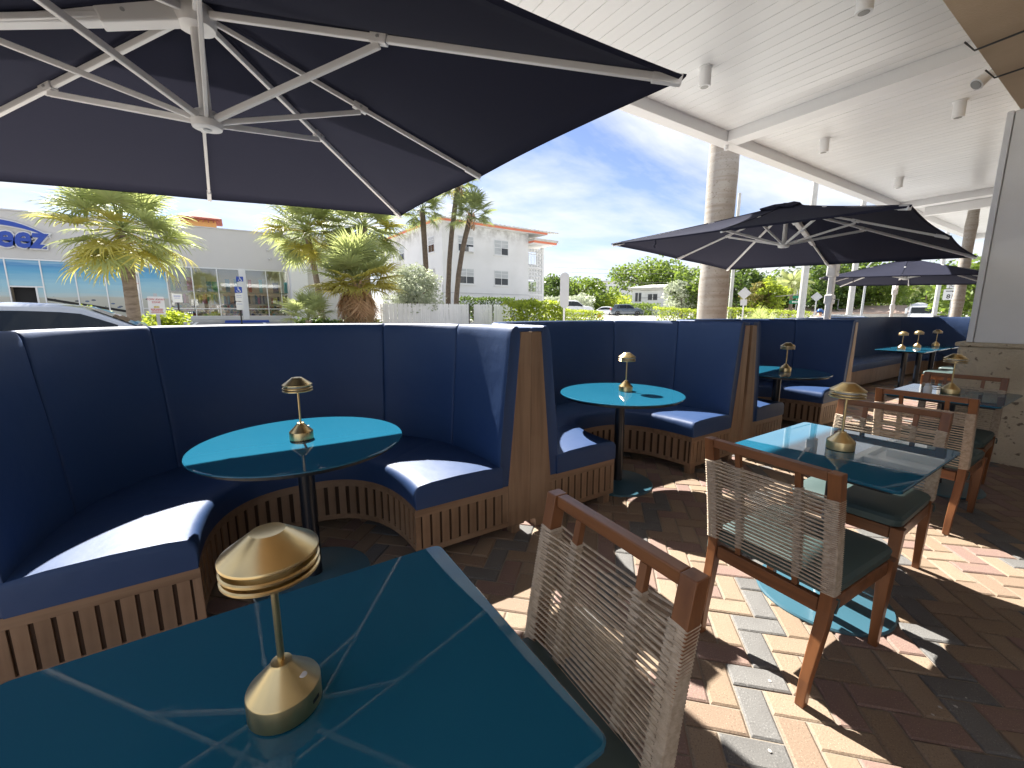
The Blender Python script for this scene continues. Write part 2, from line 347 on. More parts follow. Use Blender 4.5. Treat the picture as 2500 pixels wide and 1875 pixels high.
def smears(name, lo, hi):
    m = MATS[name]; N, L = m.node_tree.nodes, m.node_tree.links; p = N['Principled BSDF']; tcn = N.new('ShaderNodeTexCoord')
    nz = N.new('ShaderNodeTexNoise'); nz.inputs['Scale'].default_value = 5; nz.inputs['Detail'].default_value = 6; nz.inputs['Distortion'].default_value = 2.5; L.new(tcn.outputs['Object'], nz.inputs['Vector'])
    r = N.new('ShaderNodeMapRange'); r.inputs['From Min'].default_value = .45; r.inputs['From Max'].default_value = .72; r.inputs['To Min'].default_value = lo; r.inputs['To Max'].default_value = hi; L.new(nz.outputs[0], r.inputs['Value']); L.new(r.outputs[0], p.inputs['Coat Roughness'])
smears('teal_glass', .008, .07)
# mural print on the shop windows: sea, surf and sand
_m = bpy.data.materials.new('shop_lamp'); _m.use_nodes = True; _m.node_tree.nodes['Principled BSDF'].inputs['Emission Color'].default_value = (1, .93, .82, 1); _m.node_tree.nodes['Principled BSDF'].inputs['Emission Strength'].default_value = 9; MATS['shop_lamp'] = _m
def mural():
    m = bpy.data.materials.new('beach_print'); m.use_nodes = True; N, L = m.node_tree.nodes, m.node_tree.links
    p = N['Principled BSDF']; p.inputs['Roughness'].default_value = .18
    tcx = N.new('ShaderNodeTexCoord'); sp = N.new('ShaderNodeSeparateXYZ'); L.new(tcx.outputs['Object'], sp.inputs[0])
    nz = N.new('ShaderNodeTexNoise'); nz.inputs['Scale'].default_value = 1.0; nz.inputs['Detail'].default_value = 6
    mpn = N.new('ShaderNodeMapping'); mpn.inputs['Scale'].default_value = (.5, 1, 6); L.new(tcx.outputs['Object'], mpn.inputs[0]); L.new(mpn.outputs[0], nz.inputs['Vector'])
    ma = N.new('ShaderNodeMath'); ma.operation = 'MULTIPLY_ADD'; ma.inputs[1].default_value = .55; L.new(nz.outputs[0], ma.inputs[0]); L.new(sp.outputs[2], ma.inputs[2])
    mr = N.new('ShaderNodeMapRange'); mr.inputs['From Min'].default_value = 0.2; mr.inputs['From Max'].default_value = 2.85; L.new(ma.outputs[0], mr.inputs['Value'])
    rp = N.new('ShaderNodeValToRGB'); L.new(mr.outputs[0], rp.inputs[0]); e = rp.color_ramp.elements
    e[0].position = 0; e[0].color = (.46, .44, .36, 1); e[1].position = 1; e[1].color = (.10, .33, .55, 1)
    for pos, c in ((.38, (.52, .52, .44)), (.42, (.50, .62, .62)), (.50, (.38, .60, .66)), (.60, (.34, .60, .70)), (.80, (.12, .40, .62)), (.90, (.06, .26, .52)), (.94, (.28, .50, .66))):
        q = e.new(pos); q.color = (*c, 1)
    # sunbathers: small dark specks on the sand band
    vo = N.new('ShaderNodeTexVoronoi'); vo.inputs['Scale'].default_value = 1; mp2 = N.new('ShaderNodeMapping'); mp2.inputs['Scale'].default_value = (3.2, 1, 6.5); L.new(tcx.outputs['Object'], mp2.inputs[0]); L.new(mp2.outputs[0], vo.inputs['Vector'])
    lt = N.new('ShaderNodeMath'); lt.operation = 'LESS_THAN'; lt.inputs[1].default_value = .25; L.new(vo.outputs['Distance'], lt.inputs[0])
    b1 = N.new('ShaderNodeMath'); b1.operation = 'LESS_THAN'; b1.inputs[1].default_value = 1.0; L.new(sp.outputs[2], b1.inputs[0])
    mu = N.new('ShaderNodeMath'); mu.operation = 'MULTIPLY'; L.new(lt.outputs[0], mu.inputs[0]); L.new(b1.outputs[0], mu.inputs[1])
    mu2 = N.new('ShaderNodeMath'); mu2.operation = 'MULTIPLY'; mu2.inputs[1].default_value = .8; L.new(mu.outputs[0], mu2.inputs[0])
    mx = N.new('ShaderNodeMix'); mx.data_type = 'RGBA'; L.new(mu2.outputs[0], mx.inputs[0]); L.new(rp.outputs[0], mx.inputs[6])
    vc = N.new('ShaderNodeMix'); vc.data_type = 'RGBA'; vc.inputs[6].default_value = (.03, .03, .035, 1); vc.inputs[7].default_value = (.03, .10, .28, 1); L.new(vo.outputs['Color'], vc.inputs[0]); L.new(vc.outputs[2], mx.inputs[7])
    L.new(mx.outputs[2], p.inputs['Base Color']); MATS['beach_print'] = m
mural()

# ================================================================== SETTING
def axis_lines(spec):
    out = []
    for a, b, st in spec:
        x = a
        while x < b - 1e-6: out.append(x); x += st
    out.append(spec[-1][1]); return out
gx = axis_lines([(-900, -100, 100), (-100, -20, 10), (-20, 60, 2), (60, 120, 10), (120, 900, 130)])
gy = axis_lines([(-600, -20, 116), (-20, 4, 4), (4, 40, 1.5), (40, 120, 10), (120, 1000, 110)])
m = MB(); m.grid([[(x, y, gz(x, y) - .06) for x in gx] for y in gy])
tag(m.build('ground', 'asphalt'), kind='structure')
m = MB(); ys = [4.3, 5, 6, 6.6]; xs = [-14 + i * 2 for i in range(16)]
m.grid([[(x, y, gz(x, y) + .015) for x in xs] for y in ys])
m.grid([[(x, 6.6, gz(x, 6.6) + .015) for x in xs], [(x, 6.62, gz(x, 6.6) - .1) for x in xs]])
tag(m.build('sidewalk', 'concrete'), kind='structure')
m = MB(); xs = [16 + i * 4 for i in range(22)]
m.grid([[(x, y, gz(x, y) - .045) for x in xs] for y in (20.5, 24, 28, 32, 36, 42, 50)])
tag(m.build('parking_lot', 'concrete'), kind='structure')
m = MB(); xs = [-16 + i * 2 for i in range(14)]
m.grid([[(x, y, gz(x, y) + .03) for x in xs] for y in (24.4, 25.2, 26.2)])
m.grid([[(x, 24.4, gz(x, 24.4) + .03) for x in xs], [(x, 24.38, gz(x, 24.4) - .1) for x in xs]])
tag(m.build('storefront_sidewalk', 'concrete'), kind='structure')
for i, x in enumerate((-12, -9.4, -6.8, -4.2, -1.6, 1.0)):
    mm = MB(); mm.grid([[(x - .06, y, gz(x, y) - .05) for y in (19, 21, 23, 24.3)], [(x + .06, y, gz(x, y) - .05) for y in (19, 21, 23, 24.3)]])
    tag(mm.build('parking_line', 'paint_white'), kind='structure')

# ---- patio: herringbone pavers
patio = MB().bb(-5, 14, -2.4, 4.3, -.05, -.007).build('patio_floor', 'joint_sand'); tag(patio, kind='structure')
PW = .1015; gap = .006
def paver_mesh(matn):
    a, b, t, c = PW - gap / 2, PW / 2 - gap / 2, .0, .0065
    mm = MB()
    mm.add([(-a, -b, -.03), (a, -b, -.03), (a, b, -.03), (-a, b, -.03), (-a, -b, -c * .7), (a, -b, -c * .7), (a, b, -c * .7), (-a, b, -c * .7), (-a + c, -b + c, t), (a - c, -b + c, t), (a - c, b - c, t), (-a + c, b - c, t)],
           [(0, 1, 5, 4), (1, 2, 6, 5), (2, 3, 7, 6), (3, 0, 4, 7), (4, 5, 9, 8), (5, 6, 10, 9), (6, 7, 11, 10), (7, 4, 8, 11), (8, 9, 10, 11)])
    return mm.mesh('paver', matn)
pv_l, pv_d = paver_mesh('paver'), paver_mesh('paver_dark')
u_, v_ = Vector((.7071, .7071)), Vector((-.7071, .7071)); ORG = Vector((1.36, .475))
bricks = []
for x in range(-120, 120):
    for y in range(-90, 90):
        cl = (x - y) % 4
        if cl == 0: cu, cv, ang, s_ = x + 1, y + .5, R(45), x + 3 * y
        elif cl == 3: cu, cv, ang, s_ = x + .5, y + 1, R(135), x + 3 * y + 1
        else: continue
        c = ORG + u_ * cu * PW + v_ * cv * PW
        if not (-1.2 < c.x < 13.8 and -1.9 < c.y < 4.2): continue
        bricks.append((c, ang, (s_ // 4) % 5 == 0))
fw3 = cam.rotation_euler.to_matrix() @ Vector((0, 0, -1)); rt3 = cam.rotation_euler.to_matrix() @ Vector((1, 0, 0)); up3 = cam.rotation_euler.to_matrix() @ Vector((0, 1, 0))
def seen(c):
    d = Vector((c.x, c.y, 0)) - EYE; dp = d.dot(fw3)
    if dp < .1: return None
    X, Y = d.dot(rt3) / dp, d.dot(up3) / dp
    if abs(X) > 1.24 or abs(Y) > .94: return None
    if c.x < .42 or (c.y > 2.08 and not (abs(c.x - .23) < .42 or abs(c.x - 2.65) < .42)): return None
    return dp
vis = sorted([(seen(b[0]), i) for i, b in enumerate(bricks) if seen(b[0])])
near = set(i for _, i in vis[:300])
mass = MB()
for i, (c, ang, dk) in enumerate(bricks):
    h = rnd.uniform(-.0018, .0016); tx, ty = rnd.uniform(-.012, .012), rnd.uniform(-.012, .012)
    if i in near:
        o = place('paver', pv_d if dk else pv_l, patio, (c.x, c.y, h)); o.rotation_euler = (tx, ty, ang + rnd.uniform(-.006, .006))
    else:
        a, b = PW - gap / 2, PW / 2 - gap / 2; ca, sa = math.cos(ang), math.sin(ang)
        P = lambda p, q, z: (c.x + p * ca - q * sa, c.y + p * sa + q * ca, z)
        mass.add([P(-a, -b, h - .004), P(a, -b, h - .004), P(a, b, h - .004), P(-a, b, h - .004), P(-a + .004, -b + .004, h), P(a - .004, -b + .004, h), P(a - .004, b - .004, h), P(-a + .004, b - .004, h)],
                 [(4, 5, 6, 7), (0, 1, 5, 4), (1, 2, 6, 5), (2, 3, 7, 6), (3, 0, 4, 7)])
o = mass.build('paver_field', 'paver_mass', patio); tag(o, kind='stuff')

# ---- restaurant building: column, beam, soffit and the wall behind
rest = thing('restaurant_building', 'restaurant front with white column on keystone base under tan stucco beam', 'building', (0, 0, 0))
MB().prism([(5.79, -1.6), (7.4, -1.6), (7.4, 1.05), (5.79, 1.05)], -.05, 1.06).build('column_base', 'keystone', rest, bevel=.02)
MB().bb(5.77, 7.42, -1.62, 1.07, 1.061, 1.10).build('base_moulding', 'keystone', rest, bevel=.012)
MB().bb(5.80, 7.38, -1.58, .955, 1.10, 3.10).build('column_shaft', 'stucco_white', rest, bevel=.01)
MB().bb(5.785, 7.39, .9575, 1.0, 1.103, 3.10).build('corner_trim', 'white_paint', rest, bevel=.004)
MB().bb(-1.1, 20, -2.4, .93, 3.103, 4.3).build('tan_beam', 'stucco_tan', rest)
MB().bb(-1.1, 20, -2.7, -2.4, -.05, 4.3).build('rear_wall', 'stucco_white', rest)
# ---- pergola with plank ceiling
perg = thing('pergola_roof', 'white pergola roof with plank ceiling over the patio', 'pergola')
pk = MB().bb(-.0735, .0735, .935, 3.779, 0, .02).mesh('ceiling_plank', 'ceiling_paint')
x = -.7
beams = [(-1.05, -.80), (6.13, 6.38), (13.35, 13.6), (20.6, 20.85)]
while x < 20.6:
    if not any(a - .07 < x < b + .07 for a, b in beams):
        o = place('ceiling_plank', pk, perg, (x, 0, 3.94 + rnd.uniform(-.001, .001)), bevel=.004, seg=1)
    x += .15
MB().bb(-1.1, 20.9, .93, 3.95, 3.966, 4.06).build('light_block_deck', 'white_paint', perg)  # unseen panel added over the planks to block light
MB().bb(-1.1, 20.9, 3.78, 3.95, 3.80, 3.963).build('edge_beam', 'white_paint', perg, bevel=.006)
MB().bb(-1.1, 20.9, 3.952, 3.99, 3.86, 4.12).build('fascia', 'white_paint', perg, bevel=.006)
for a, b in beams:
    bm_ = MB().bb(a, b, .932, 3.778, 3.802, 3.963).build('cross_beam', 'white_paint', perg, bevel=.006)
MB().bb(14.4, 14.55, .95, 3.6, 3.74, 3.935).build('gutter', 'white_paint', perg, bevel=.01)
MB().lathe([(.03, 0), (.03, .06)], 12, (6.25, 3.86, 3.74)).build('bracket', 'white_paint', perg)
dl = None
lights = [((4.44, 1.66), 'biggest white cylinder downlight on plank ceiling near tan beam'), ((4.40, 3.02), 'white cylinder downlight beside pointed corner of the nearest umbrella'), ((7.6, 3.14), 'white cylinder downlight just beyond the cross beam, street side'), ((7.68, 1.74), 'white cylinder downlight beyond the cross beam, near the white column'), ((10.9, 3.15), 'white cylinder downlight above the second umbrella, before the far cross beam'), ((17.8, 3.3), 'tiny far white cylinder downlight beyond the gutter')]
for (x, y), lb in lights:
    if dl is None:
        dl = thing('ceiling_downlight', lb, 'downlight', (x, y, 3.94), group='ceiling downlights')
        MB().lathe([(.072, -.012), (.072, 0)], 24).build('mounting_plate', 'white_paint', dl, smooth='auto')
        MB().lathe([(.05, -.19), (.058, -.19), (.06, -.185), (.06, -.0125)], 28).build('housing', 'white_paint', dl, smooth='auto')
        MB().lathe([(.04, -.1915), (.04, -.1905)], 20).build('lens', 'lamp_lens', dl)
    else: dup(dl, (x, y, 3.94), label=lb)
sp = thing('eyeball_spotlight', 'small white swivel spotlight at the edge of the tan beam', 'spotlight', (5.28, 1.0, 3.3))
MB().bb(-.05, .05, -.068, -.02, -.06, .06).build('wall_plate', 'white_paint', sp, bevel=.01)
MB().tube([(0, -.02, 0), (-.03, .05, -.04), (-.08, .10, -.10)], [.025, .035, .05], 14).build('head', 'white_paint', sp, smooth='auto')
MB().tube([(-.081, .101, -.101), (-.084, .104, -.105)], .038, 14).build('lens', 'lamp_lens', sp)
for k, (x, lb) in enumerate(((4.25, 'dark cable crossing the tan beam nearer the camera'), (4.85, 'dark cable crossing the tan beam nearer the white column'))):
    tag(MB().tube([(x, .99, 3.16), (x, .935, 3.085), (x - .05, .6, 3.08), (x - .12, .1, 3.09), (x - .15, -.5, 3.095)], .006, 6).build('cable', 'wire', smooth=True), lb, 'cable', 'cables on the tan beam')

# ================================================================== BOOTHS
def sup(a, b, n, t):
    c, s = math.cos(t), max(0., math.sin(t))
    return (a * math.copysign(abs(c) ** (2 / n), c), b * s ** (2 / n))
def resample(fn, N):
    """points evenly spaced by arc along fn(0..pi)"""
    ts = [math.pi * i / 2000 for i in range(2001)]; P = [fn(t) for t in ts]; L = [0]
    for i in range(2000): L.append(L[-1] + math.hypot(P[i + 1][0] - P[i][0], P[i + 1][1] - P[i][1]))
    out = []; j = 0
    for k in range(N + 1):
        s = L[-1] * k / N
        while j < 1999 and L[j + 1] < s: j += 1
        f = (s - L[j]) / max(1e-9, L[j + 1] - L[j]); out.append((P[j][0] + (P[j + 1][0] - P[j][0]) * f, P[j][1] + (P[j + 1][1] - P[j][1]) * f))
    return out, L[-1]
NB = 96
INN, LIN = resample(lambda t: sup(.47, .70, 2.5, t), NB)
def backcurve(off): return resample(lambda t: sup(.985 + off, 1.17 + off, 2.7, t), NB)[0]
BO = {}
def bk(off):
    k = round(off, 4)
    if k not in BO: BO[k] = backcurve(off)
    return BO[k]
def bki(o, k, dy=0):
    c = bk(o); i = min(NB - 1, int(k)); f = k - i
    return (c[i][0] + (c[i + 1][0] - c[i][0]) * f, c[i][1] + (c[i + 1][1] - c[i][1]) * f + dy)
def booth_parts(root):
    # seat cushions: three pieces butting at seams
    for (k0, k1) in ((0, 20), (20, 76), (76, 96)):
        rows = []
        ks = list(range(k0, k1 + 1))
        st = []
        for k in ks: st.append((k, 0., 1.))
        ends = []
        first = [(k0, -.012 if k0 == 0 else .0, .80), (k0, -.006 if k0 == 0 else 0., .93)]
        for q, (k, yo, e) in enumerate([(k0, -1, .78), (k0, -.7, .92), (k0, -.2, .985)] + [(k, 0, 1.) for k in ks[1:-1]] + [(k1, -.2, .985), (k1, -.7, .92), (k1, -1, .78)]):
            i0, b0 = INN[k], bk(.02)[k]
            if 0 < k < NB:
                kk = .014 * (-yo); dirk = 1 if k == k0 else -1
                nb = min(NB, max(0, k + dirk)); t0 = Vector(INN[nb]) - Vector(INN[k]); t1 = Vector(bk(.02)[nb]) - Vector(bk(.02)[k])
                sh = (1 + yo) * .004
                yoff = 0
            else: yoff = yo * .012
            d = Vector(b0) - Vector(i0); Lr = d.length; d.normalize()
            ztop = .462
            prof = [(-.004, .336), (-.010, .37), (-.011, .41), (-.007, .44), (.004, .456), (.022, .466), (.09, .474), (.25, .478), (.42, .474), (Lr, .462), (Lr, .40), (Lr, .336)]
            row = []
            for s_, z in prof:
                z2 = .336 + (z - .336) * e if e < 1 else z
                ins = (1 - e) * .03
                s2 = max(s_, -.011 + ins) if s_ < .05 else s_
                row.append((i0[0] + d.x * s2, i0[1] + d.y * s2 + yoff, z2))
            rows.append(row)
        MB().grid(rows, closed=True, capends=True).build('seat_cushion', 'vinyl', root, smooth='auto', recalc=True)
    # backrest panels
    cuts = [0, 15, 31, 65, 81, 96]
    for a, b in zip(cuts, cuts[1:]):
        rows = []
        seq = [(a, 1.), (a + .04, .62), (a + .14, .30), (a + .35, .10)] + [(k, 0.) for k in range(a + 1, b)] + [(b - .35, .10), (b - .14, .30), (b - .04, .62), (b, 1.)]
        for k, e in seq:
            ins = .0095 * e
            endy = -.010 * (1 - e) if (k < .5 or k > NB - .5) else 0
            prof = [(.0 + ins, .40), (.012 + ins, .60), (.036 + ins, .85), (.062 + ins, 1.08), (.076 + ins, 1.22), (.083 + ins, 1.262 - ins), (.094 + ins, 1.286 - ins), (.112, 1.297 - ins), (.132, 1.297 - ins), (.148 - ins, 1.284 - ins), (.152 - ins, 1.25), (.152 - ins, 1.20), (.07, .335), (.0 + ins, .335)]
            row = [(*bki(o, k, endy), z) for o, z in prof]
            rows.append(row)
        MB().grid(rows, closed=True, capends=True).build('backrest_panel', 'vinyl', root, smooth='auto', recalc=True)
    # wooden shell behind the upholstery
    rows = []
    for k in range(0, NB + 1, 2):
        rows.append([(bk(o)[k][0], bk(o)[k][1], z) for o, z in ((.075, .10), (.154, 1.20), (.185, 1.20), (.185, .06), (.075, .06))])
    MB().grid(rows, closed=True, capends=True).build('back_shell', 'booth_wood', root, recalc=True)
    # end boards closing the two arms
    for s in (-1, 1):
        MB().prism([(s * x, z) for x, z in ((1.052, .336), (1.052, .07), (1.212, .07), (1.212, 1.262), (1.140, 1.262))], -.004, .03, 'Y').build('end_board', 'booth_wood', root, recalc=True, bevel=.002)
        MB().bb(s * 1.206, s * 1.118, -.004, .9, 1.264, 1.288).build('cap_rail', 'vinyl', root, bevel=.006)
        # end panel of the base: rails, backing, slats
        MB().bb(s * .462, s * 1.0515, -.002, .012, .288, .3345).build('base_rail', 'booth_wood_h', root, bevel=.0015)
        MB().bb(s * .462, s * 1.0515, -.002, .012, .07, .102).build('base_rail', 'booth_wood_h', root, bevel=.0015)
        MB().bb(s * .462, s * .492, -.0021, .012, .1022, .2878).build('corner_stile', 'booth_wood', root, bevel=.0015)
        MB().bb(s * 1.010, s * 1.0513, -.0021, .012, .1022, .2878).build('corner_stile', 'booth_wood', root, bevel=.0015)
        MB().bb(s * .468, s * 1.05, .006, .03, .1, .29).build('base_backing', 'slot_dark', root)
        n = 9; x0, x1 = .494, 1.008; pitch = (x1 - x0) / n
        for i in range(n):
            place('slat', SLAT, root, (s * (x0 + (i + .5) * pitch), .003, .195))
    # curved inner base
    def inner(off): return resample(lambda t: sup(.47 + off, .70 + off, 2.5, t), NB)[0]
    i0, i1, i2 = inner(0.004), inner(.018), inner(.03)
    for z0, z1 in ((.288, .3345), (.07, .102)):
        rows = [[(i0[k][0], i0[k][1], z0), (i0[k][0], i0[k][1], z1), (i2[k][0], i2[k][1], z1), (i2[k][0], i2[k][1], z0)] for k in range(1, NB)]
        MB().grid(rows, closed=True, capends=True).build('curved_rail', 'booth_wood_h', root, recalc=True)
    rows = [[(i1[k][0], i1[k][1], .1), (i1[k][0], i1[k][1], .29)] for k in range(1, NB)]
    MB().grid(rows).build('base_backing', 'slot_dark', root)
    i3 = inner(.008); n = 30
    for j in range(n):
        t = (j + .5) / n * NB; k = int(t); f = t - k; k2 = min(NB, k + 1)
        p = Vector(i3[k]).lerp(Vector(i3[k2]), f); d = Vector(i3[k2]) - Vector(i3[k])
        place('slat', SLAT, root, (p.x, p.y, .195), math.atan2(d.y, d.x))
    for x, y in ((-.52, .04), (.52, .04), (-1.12, .05), (1.12, .05), (-.36, .72), (.36, .72)):
        MB().bb(x - .03, x + .03, y - .03, y + .03, -.004, .0695).build('foot', 'booth_wood', root)
SLAT = MB().box((0, 0, 0), (.0425, .008, .186)).mesh('slat', 'booth_wood')
b1 = thing('curved_booth', 'nearest navy vinyl booth curving around the round table, filling the left half', 'booth', (.235, 2.03, 0), group='curved navy booths')
booth_parts(b1)
dup(b1, (2.66, 2.03, 0), label='middle navy curved booth, its round table fully in sunlight')
dup(b1, (5.13, 2.03, 0), label='third navy curved booth from the left, under the second umbrella')
# the long banquette beyond: quarter curve, straight back, return at its far end
bq = thing('banquette', 'long straight navy banquette at the far end behind three small table lamps', 'banquette', (6.78, 2.03, 0))
def path_bq(off):
    """inner face line of the banquette back"""
    pts = []; r = .8
    for i in range(9): t = math.pi - (math.pi / 2) * i / 8; pts.append((r + .10 + (r + off) * math.cos(t), .56 + (r + off) * math.sin(t)))
    for i in range(1, 15): pts.append((.9 + 4.7 * i / 14, .56 + r + off))
    for i in range(1, 9): t = math.pi / 2 - (math.pi / 2) * i / 8; pts.append((5.6 + (.8 + off) * math.cos(t), .56 + (.8 + off) * math.sin(t)))
    for i in range(1, 4): pts.append((6.4 + off, .56 - .2 * i))
    return pts
cuts = [0, 8, 12, 16, 20, 25, 33]
for a, b in zip(cuts, cuts[1:]):
    rows = []
    for k, e in [(a, 1.), (a, .3)] + [(k, 0) for k in range(a + 1, b)] + [(b, .3), (b, 1.)]:
        ins = .008 * e
        rows.append([(*path_bq(o)[k], z) for o, z in ((ins, .42), (.05 + ins, 1.0), (.078 + ins, 1.25), (.1 + ins, 1.288 - ins), (.13, 1.292 - ins), (.15, 1.27), (.15, .4))])
    MB().grid(rows, closed=True, capends=True).build('backrest_panel', 'vinyl', bq, smooth='auto', recalc=True)
rows = [[(*path_bq(o)[k], z) for o, z in ((.151, 1.2), (.18, 1.2), (.18, .05), (.0, .05), (0, .32))] for k in range(34)]
MB().grid(rows, closed=True, capends=True).build('back_shell', 'booth_wood', bq, recalc=True)
rows = [[(*path_bq(o)[k], z) for o, z in ((.02, .34), (-.50, .34), (-.512, .40), (-.505, .45), (-.48, .47), (-.25, .478), (.02, .465))] for k in range(0, 31)]
MB().grid(rows, closed=True, capends=True).build('seat_cushion', 'vinyl', bq, smooth='auto', recalc=True)
rows = [[(*path_bq(o)[k], z) for o, z in ((-.49, .06), (-.49, .338), (-.46, .338), (-.46, .06))] for k in range(0, 31)]
MB().grid(rows, closed=True, capends=True).build('base_panel', 'booth_wood', bq, recalc=True)

# ================================================================== TABLES
def rounded_rect(hx, hy, r, n=6):
    out = []
    for cx_, cy_, a0 in ((hx - r, hy - r, 0), (-hx + r, hy - r, 90), (-hx + r, -hy + r, 180), (hx - r, -hy + r, 270)):
        for i in range(n + 1): t = R(a0 + 90 * i / n); out.append((cx_ + r * math.cos(t), cy_ + r * math.sin(t)))
    return out
def pedestal(t, r=.28):
    MB().lathe([(.0385, .0285), (.0385, .71)], 28).build('pole', 'steel_dark', t, smooth='auto')
    MB().lathe([(r, 0), (r, .006), (r - .006, .013), (.07, .026), (.045, .032)], 56).build('base_plate', 'teal_base', t, smooth='auto')
    MB().lathe([(.13, .70), (.13, .722)], 24).build('top_mount', 'steel_dark', t)
rt = thing('round_table', 'round teal glass table half in shadow in the nearest booth', 'table', (.215, 2.24, 0), group='round teal tables')
MB().lathe([(.462, .739), (.470, .7415), (.476, .745), (.4745, .7495), (.470, .7515)], 96).build('tabletop', 'teal_glass', rt)
MB().lathe([(.45, .7225), (.45, .7385)], 64).build('underboard', 'table_under', rt)
pedestal(rt)
dup(rt, (2.49, 2.26, 0), label='round teal glass table fully sunlit in the middle booth')
dup(rt, (4.86, 2.2, 0), label='round dark teal table in the third booth')
def rect_table(name, label, x, y, hx=.405, hy=.318, group='rectangular teal tables'):
    t = thing(name, label, 'table', (x, y, 0), group=group)
    p = rounded_rect(hx, hy, .022); q = rounded_rect(hx - .0035, hy - .0035, .02)
    mm = MB(); mm.grid([[(a, b, z) for a, b in pp] for pp, z in ((q, .7385), (p, .741), (p, .7475), (q, .7512))], closed=True, capends=True)
    mm.build('tabletop', 'teal_glass', t)
    MB().prism(rounded_rect(hx - .03, hy - .03, .02), .7225, .738).build('underboard', 'table_under', t)
    pedestal(t); return t
rect_table('rectangular_table', 'nearest rectangular teal glass table, bottom left corner', .0, .672)
rect_table('rectangular_table', 'rectangular teal glass table between two facing rope chairs', 2.295, .735)
rect_table('rectangular_table', 'rectangular glass table by the keystone column base', 4.62, .83)
for i, (x, lb) in enumerate(((9.62, 'first of the far square glass tables along the banquette'), (10.42, 'middle far square glass table along the banquette'), (11.25, 'last far square glass table along the banquette'))):
    rect_table('square_table', lb, x, 2.36, .33, .33, 'square tables along the banquette')

# ================================================================== LAMPS
lm = thing('table_lamp', 'large brass table lamp on the nearest table', 'lamp', (.008, .680, .752), R(-40), group='brass table lamps')
bs = MB().lathe([(.056, .0), (.0585, .002), (.0585, .036), (.0572, .0385), (.018, .074), (.0165, .0785), (.007, .080)], 64).build('base', 'brass', lm, smooth='auto')
MB().lathe([(.0065, .0), (.0065, .0012), (.005, .0018)], 20, (.038, .0, .0565)).build('switch_button', 'button_white', bs, smooth='auto')
MB().tube([(0, 0, .078), (0, 0, .238)], .0058, 20).build('stem', 'brass', lm, smooth='auto')
sh = MB().lathe([(.02, .2562), (.0725, .2562), (.0735, .2575), (.0735, .2605), (.0725, .262), (.028, .2905), (.026, .292), (.020, .2912), (.008, .2905)], 72).build('shade_cap', 'brass', lm, smooth='auto')
for z in (.2315, .2435):
    MB().lathe([(.01, z - .0025), (.070, z - .0028), (.0735, z - .001), (.0735, z + .0022), (.071, z + .004), (.01, z + .0045)], 72).build('shade_ring', 'brass', lm, smooth='auto')
MB().lathe([(.05, .226), (.05, .258)], 32).build('diffuser', 'bottle_white', lm)
MB().bb(.0583, .0589, -.008, .008, .014, .02).build('charge_port', 'trim_black', lm)
for x, y, rz, lb in ((.212, 2.262, .3, 'brass table lamp on the half shaded round table'), (2.575, 2.29, 1., 'brass table lamp on the sunlit round table, its shadow beside it'), (4.90, 2.15, 2., 'brass table lamp on the dark round table of the third booth'),
                 (2.285, .735, .6, 'brass table lamp on the table between two rope chairs'), (4.62, .835, 1.4, 'brass table lamp beside the white shaker by the column'), (9.66, 2.43, 1., 'first of the three far brass lamps at the banquette'), (10.38, 2.40, 1.5, 'middle of the three far brass lamps at the banquette'), (11.2, 2.33, .4, 'last of the three far brass lamps, nearest the column')):
    dup(lm, (x, y, .752), rz, lb).scale = (.93, .93, 1.06)
lm.scale = (.91, .91, 1.03)
skr = thing('salt_shaker', 'small white shaker beside the brass lamp near the column', 'shaker', (4.46, .93, .752))
MB().lathe([(.024, 0), (.026, .01), (.026, .05), (.018, .062)], 24).build('jar', 'bottle_white', skr, smooth='auto')
MB().lathe([(.018, .0622), (.019, .064), (.017, .078), (.008, .084)], 24).build('lid', 'sign_back', skr, smooth='auto')

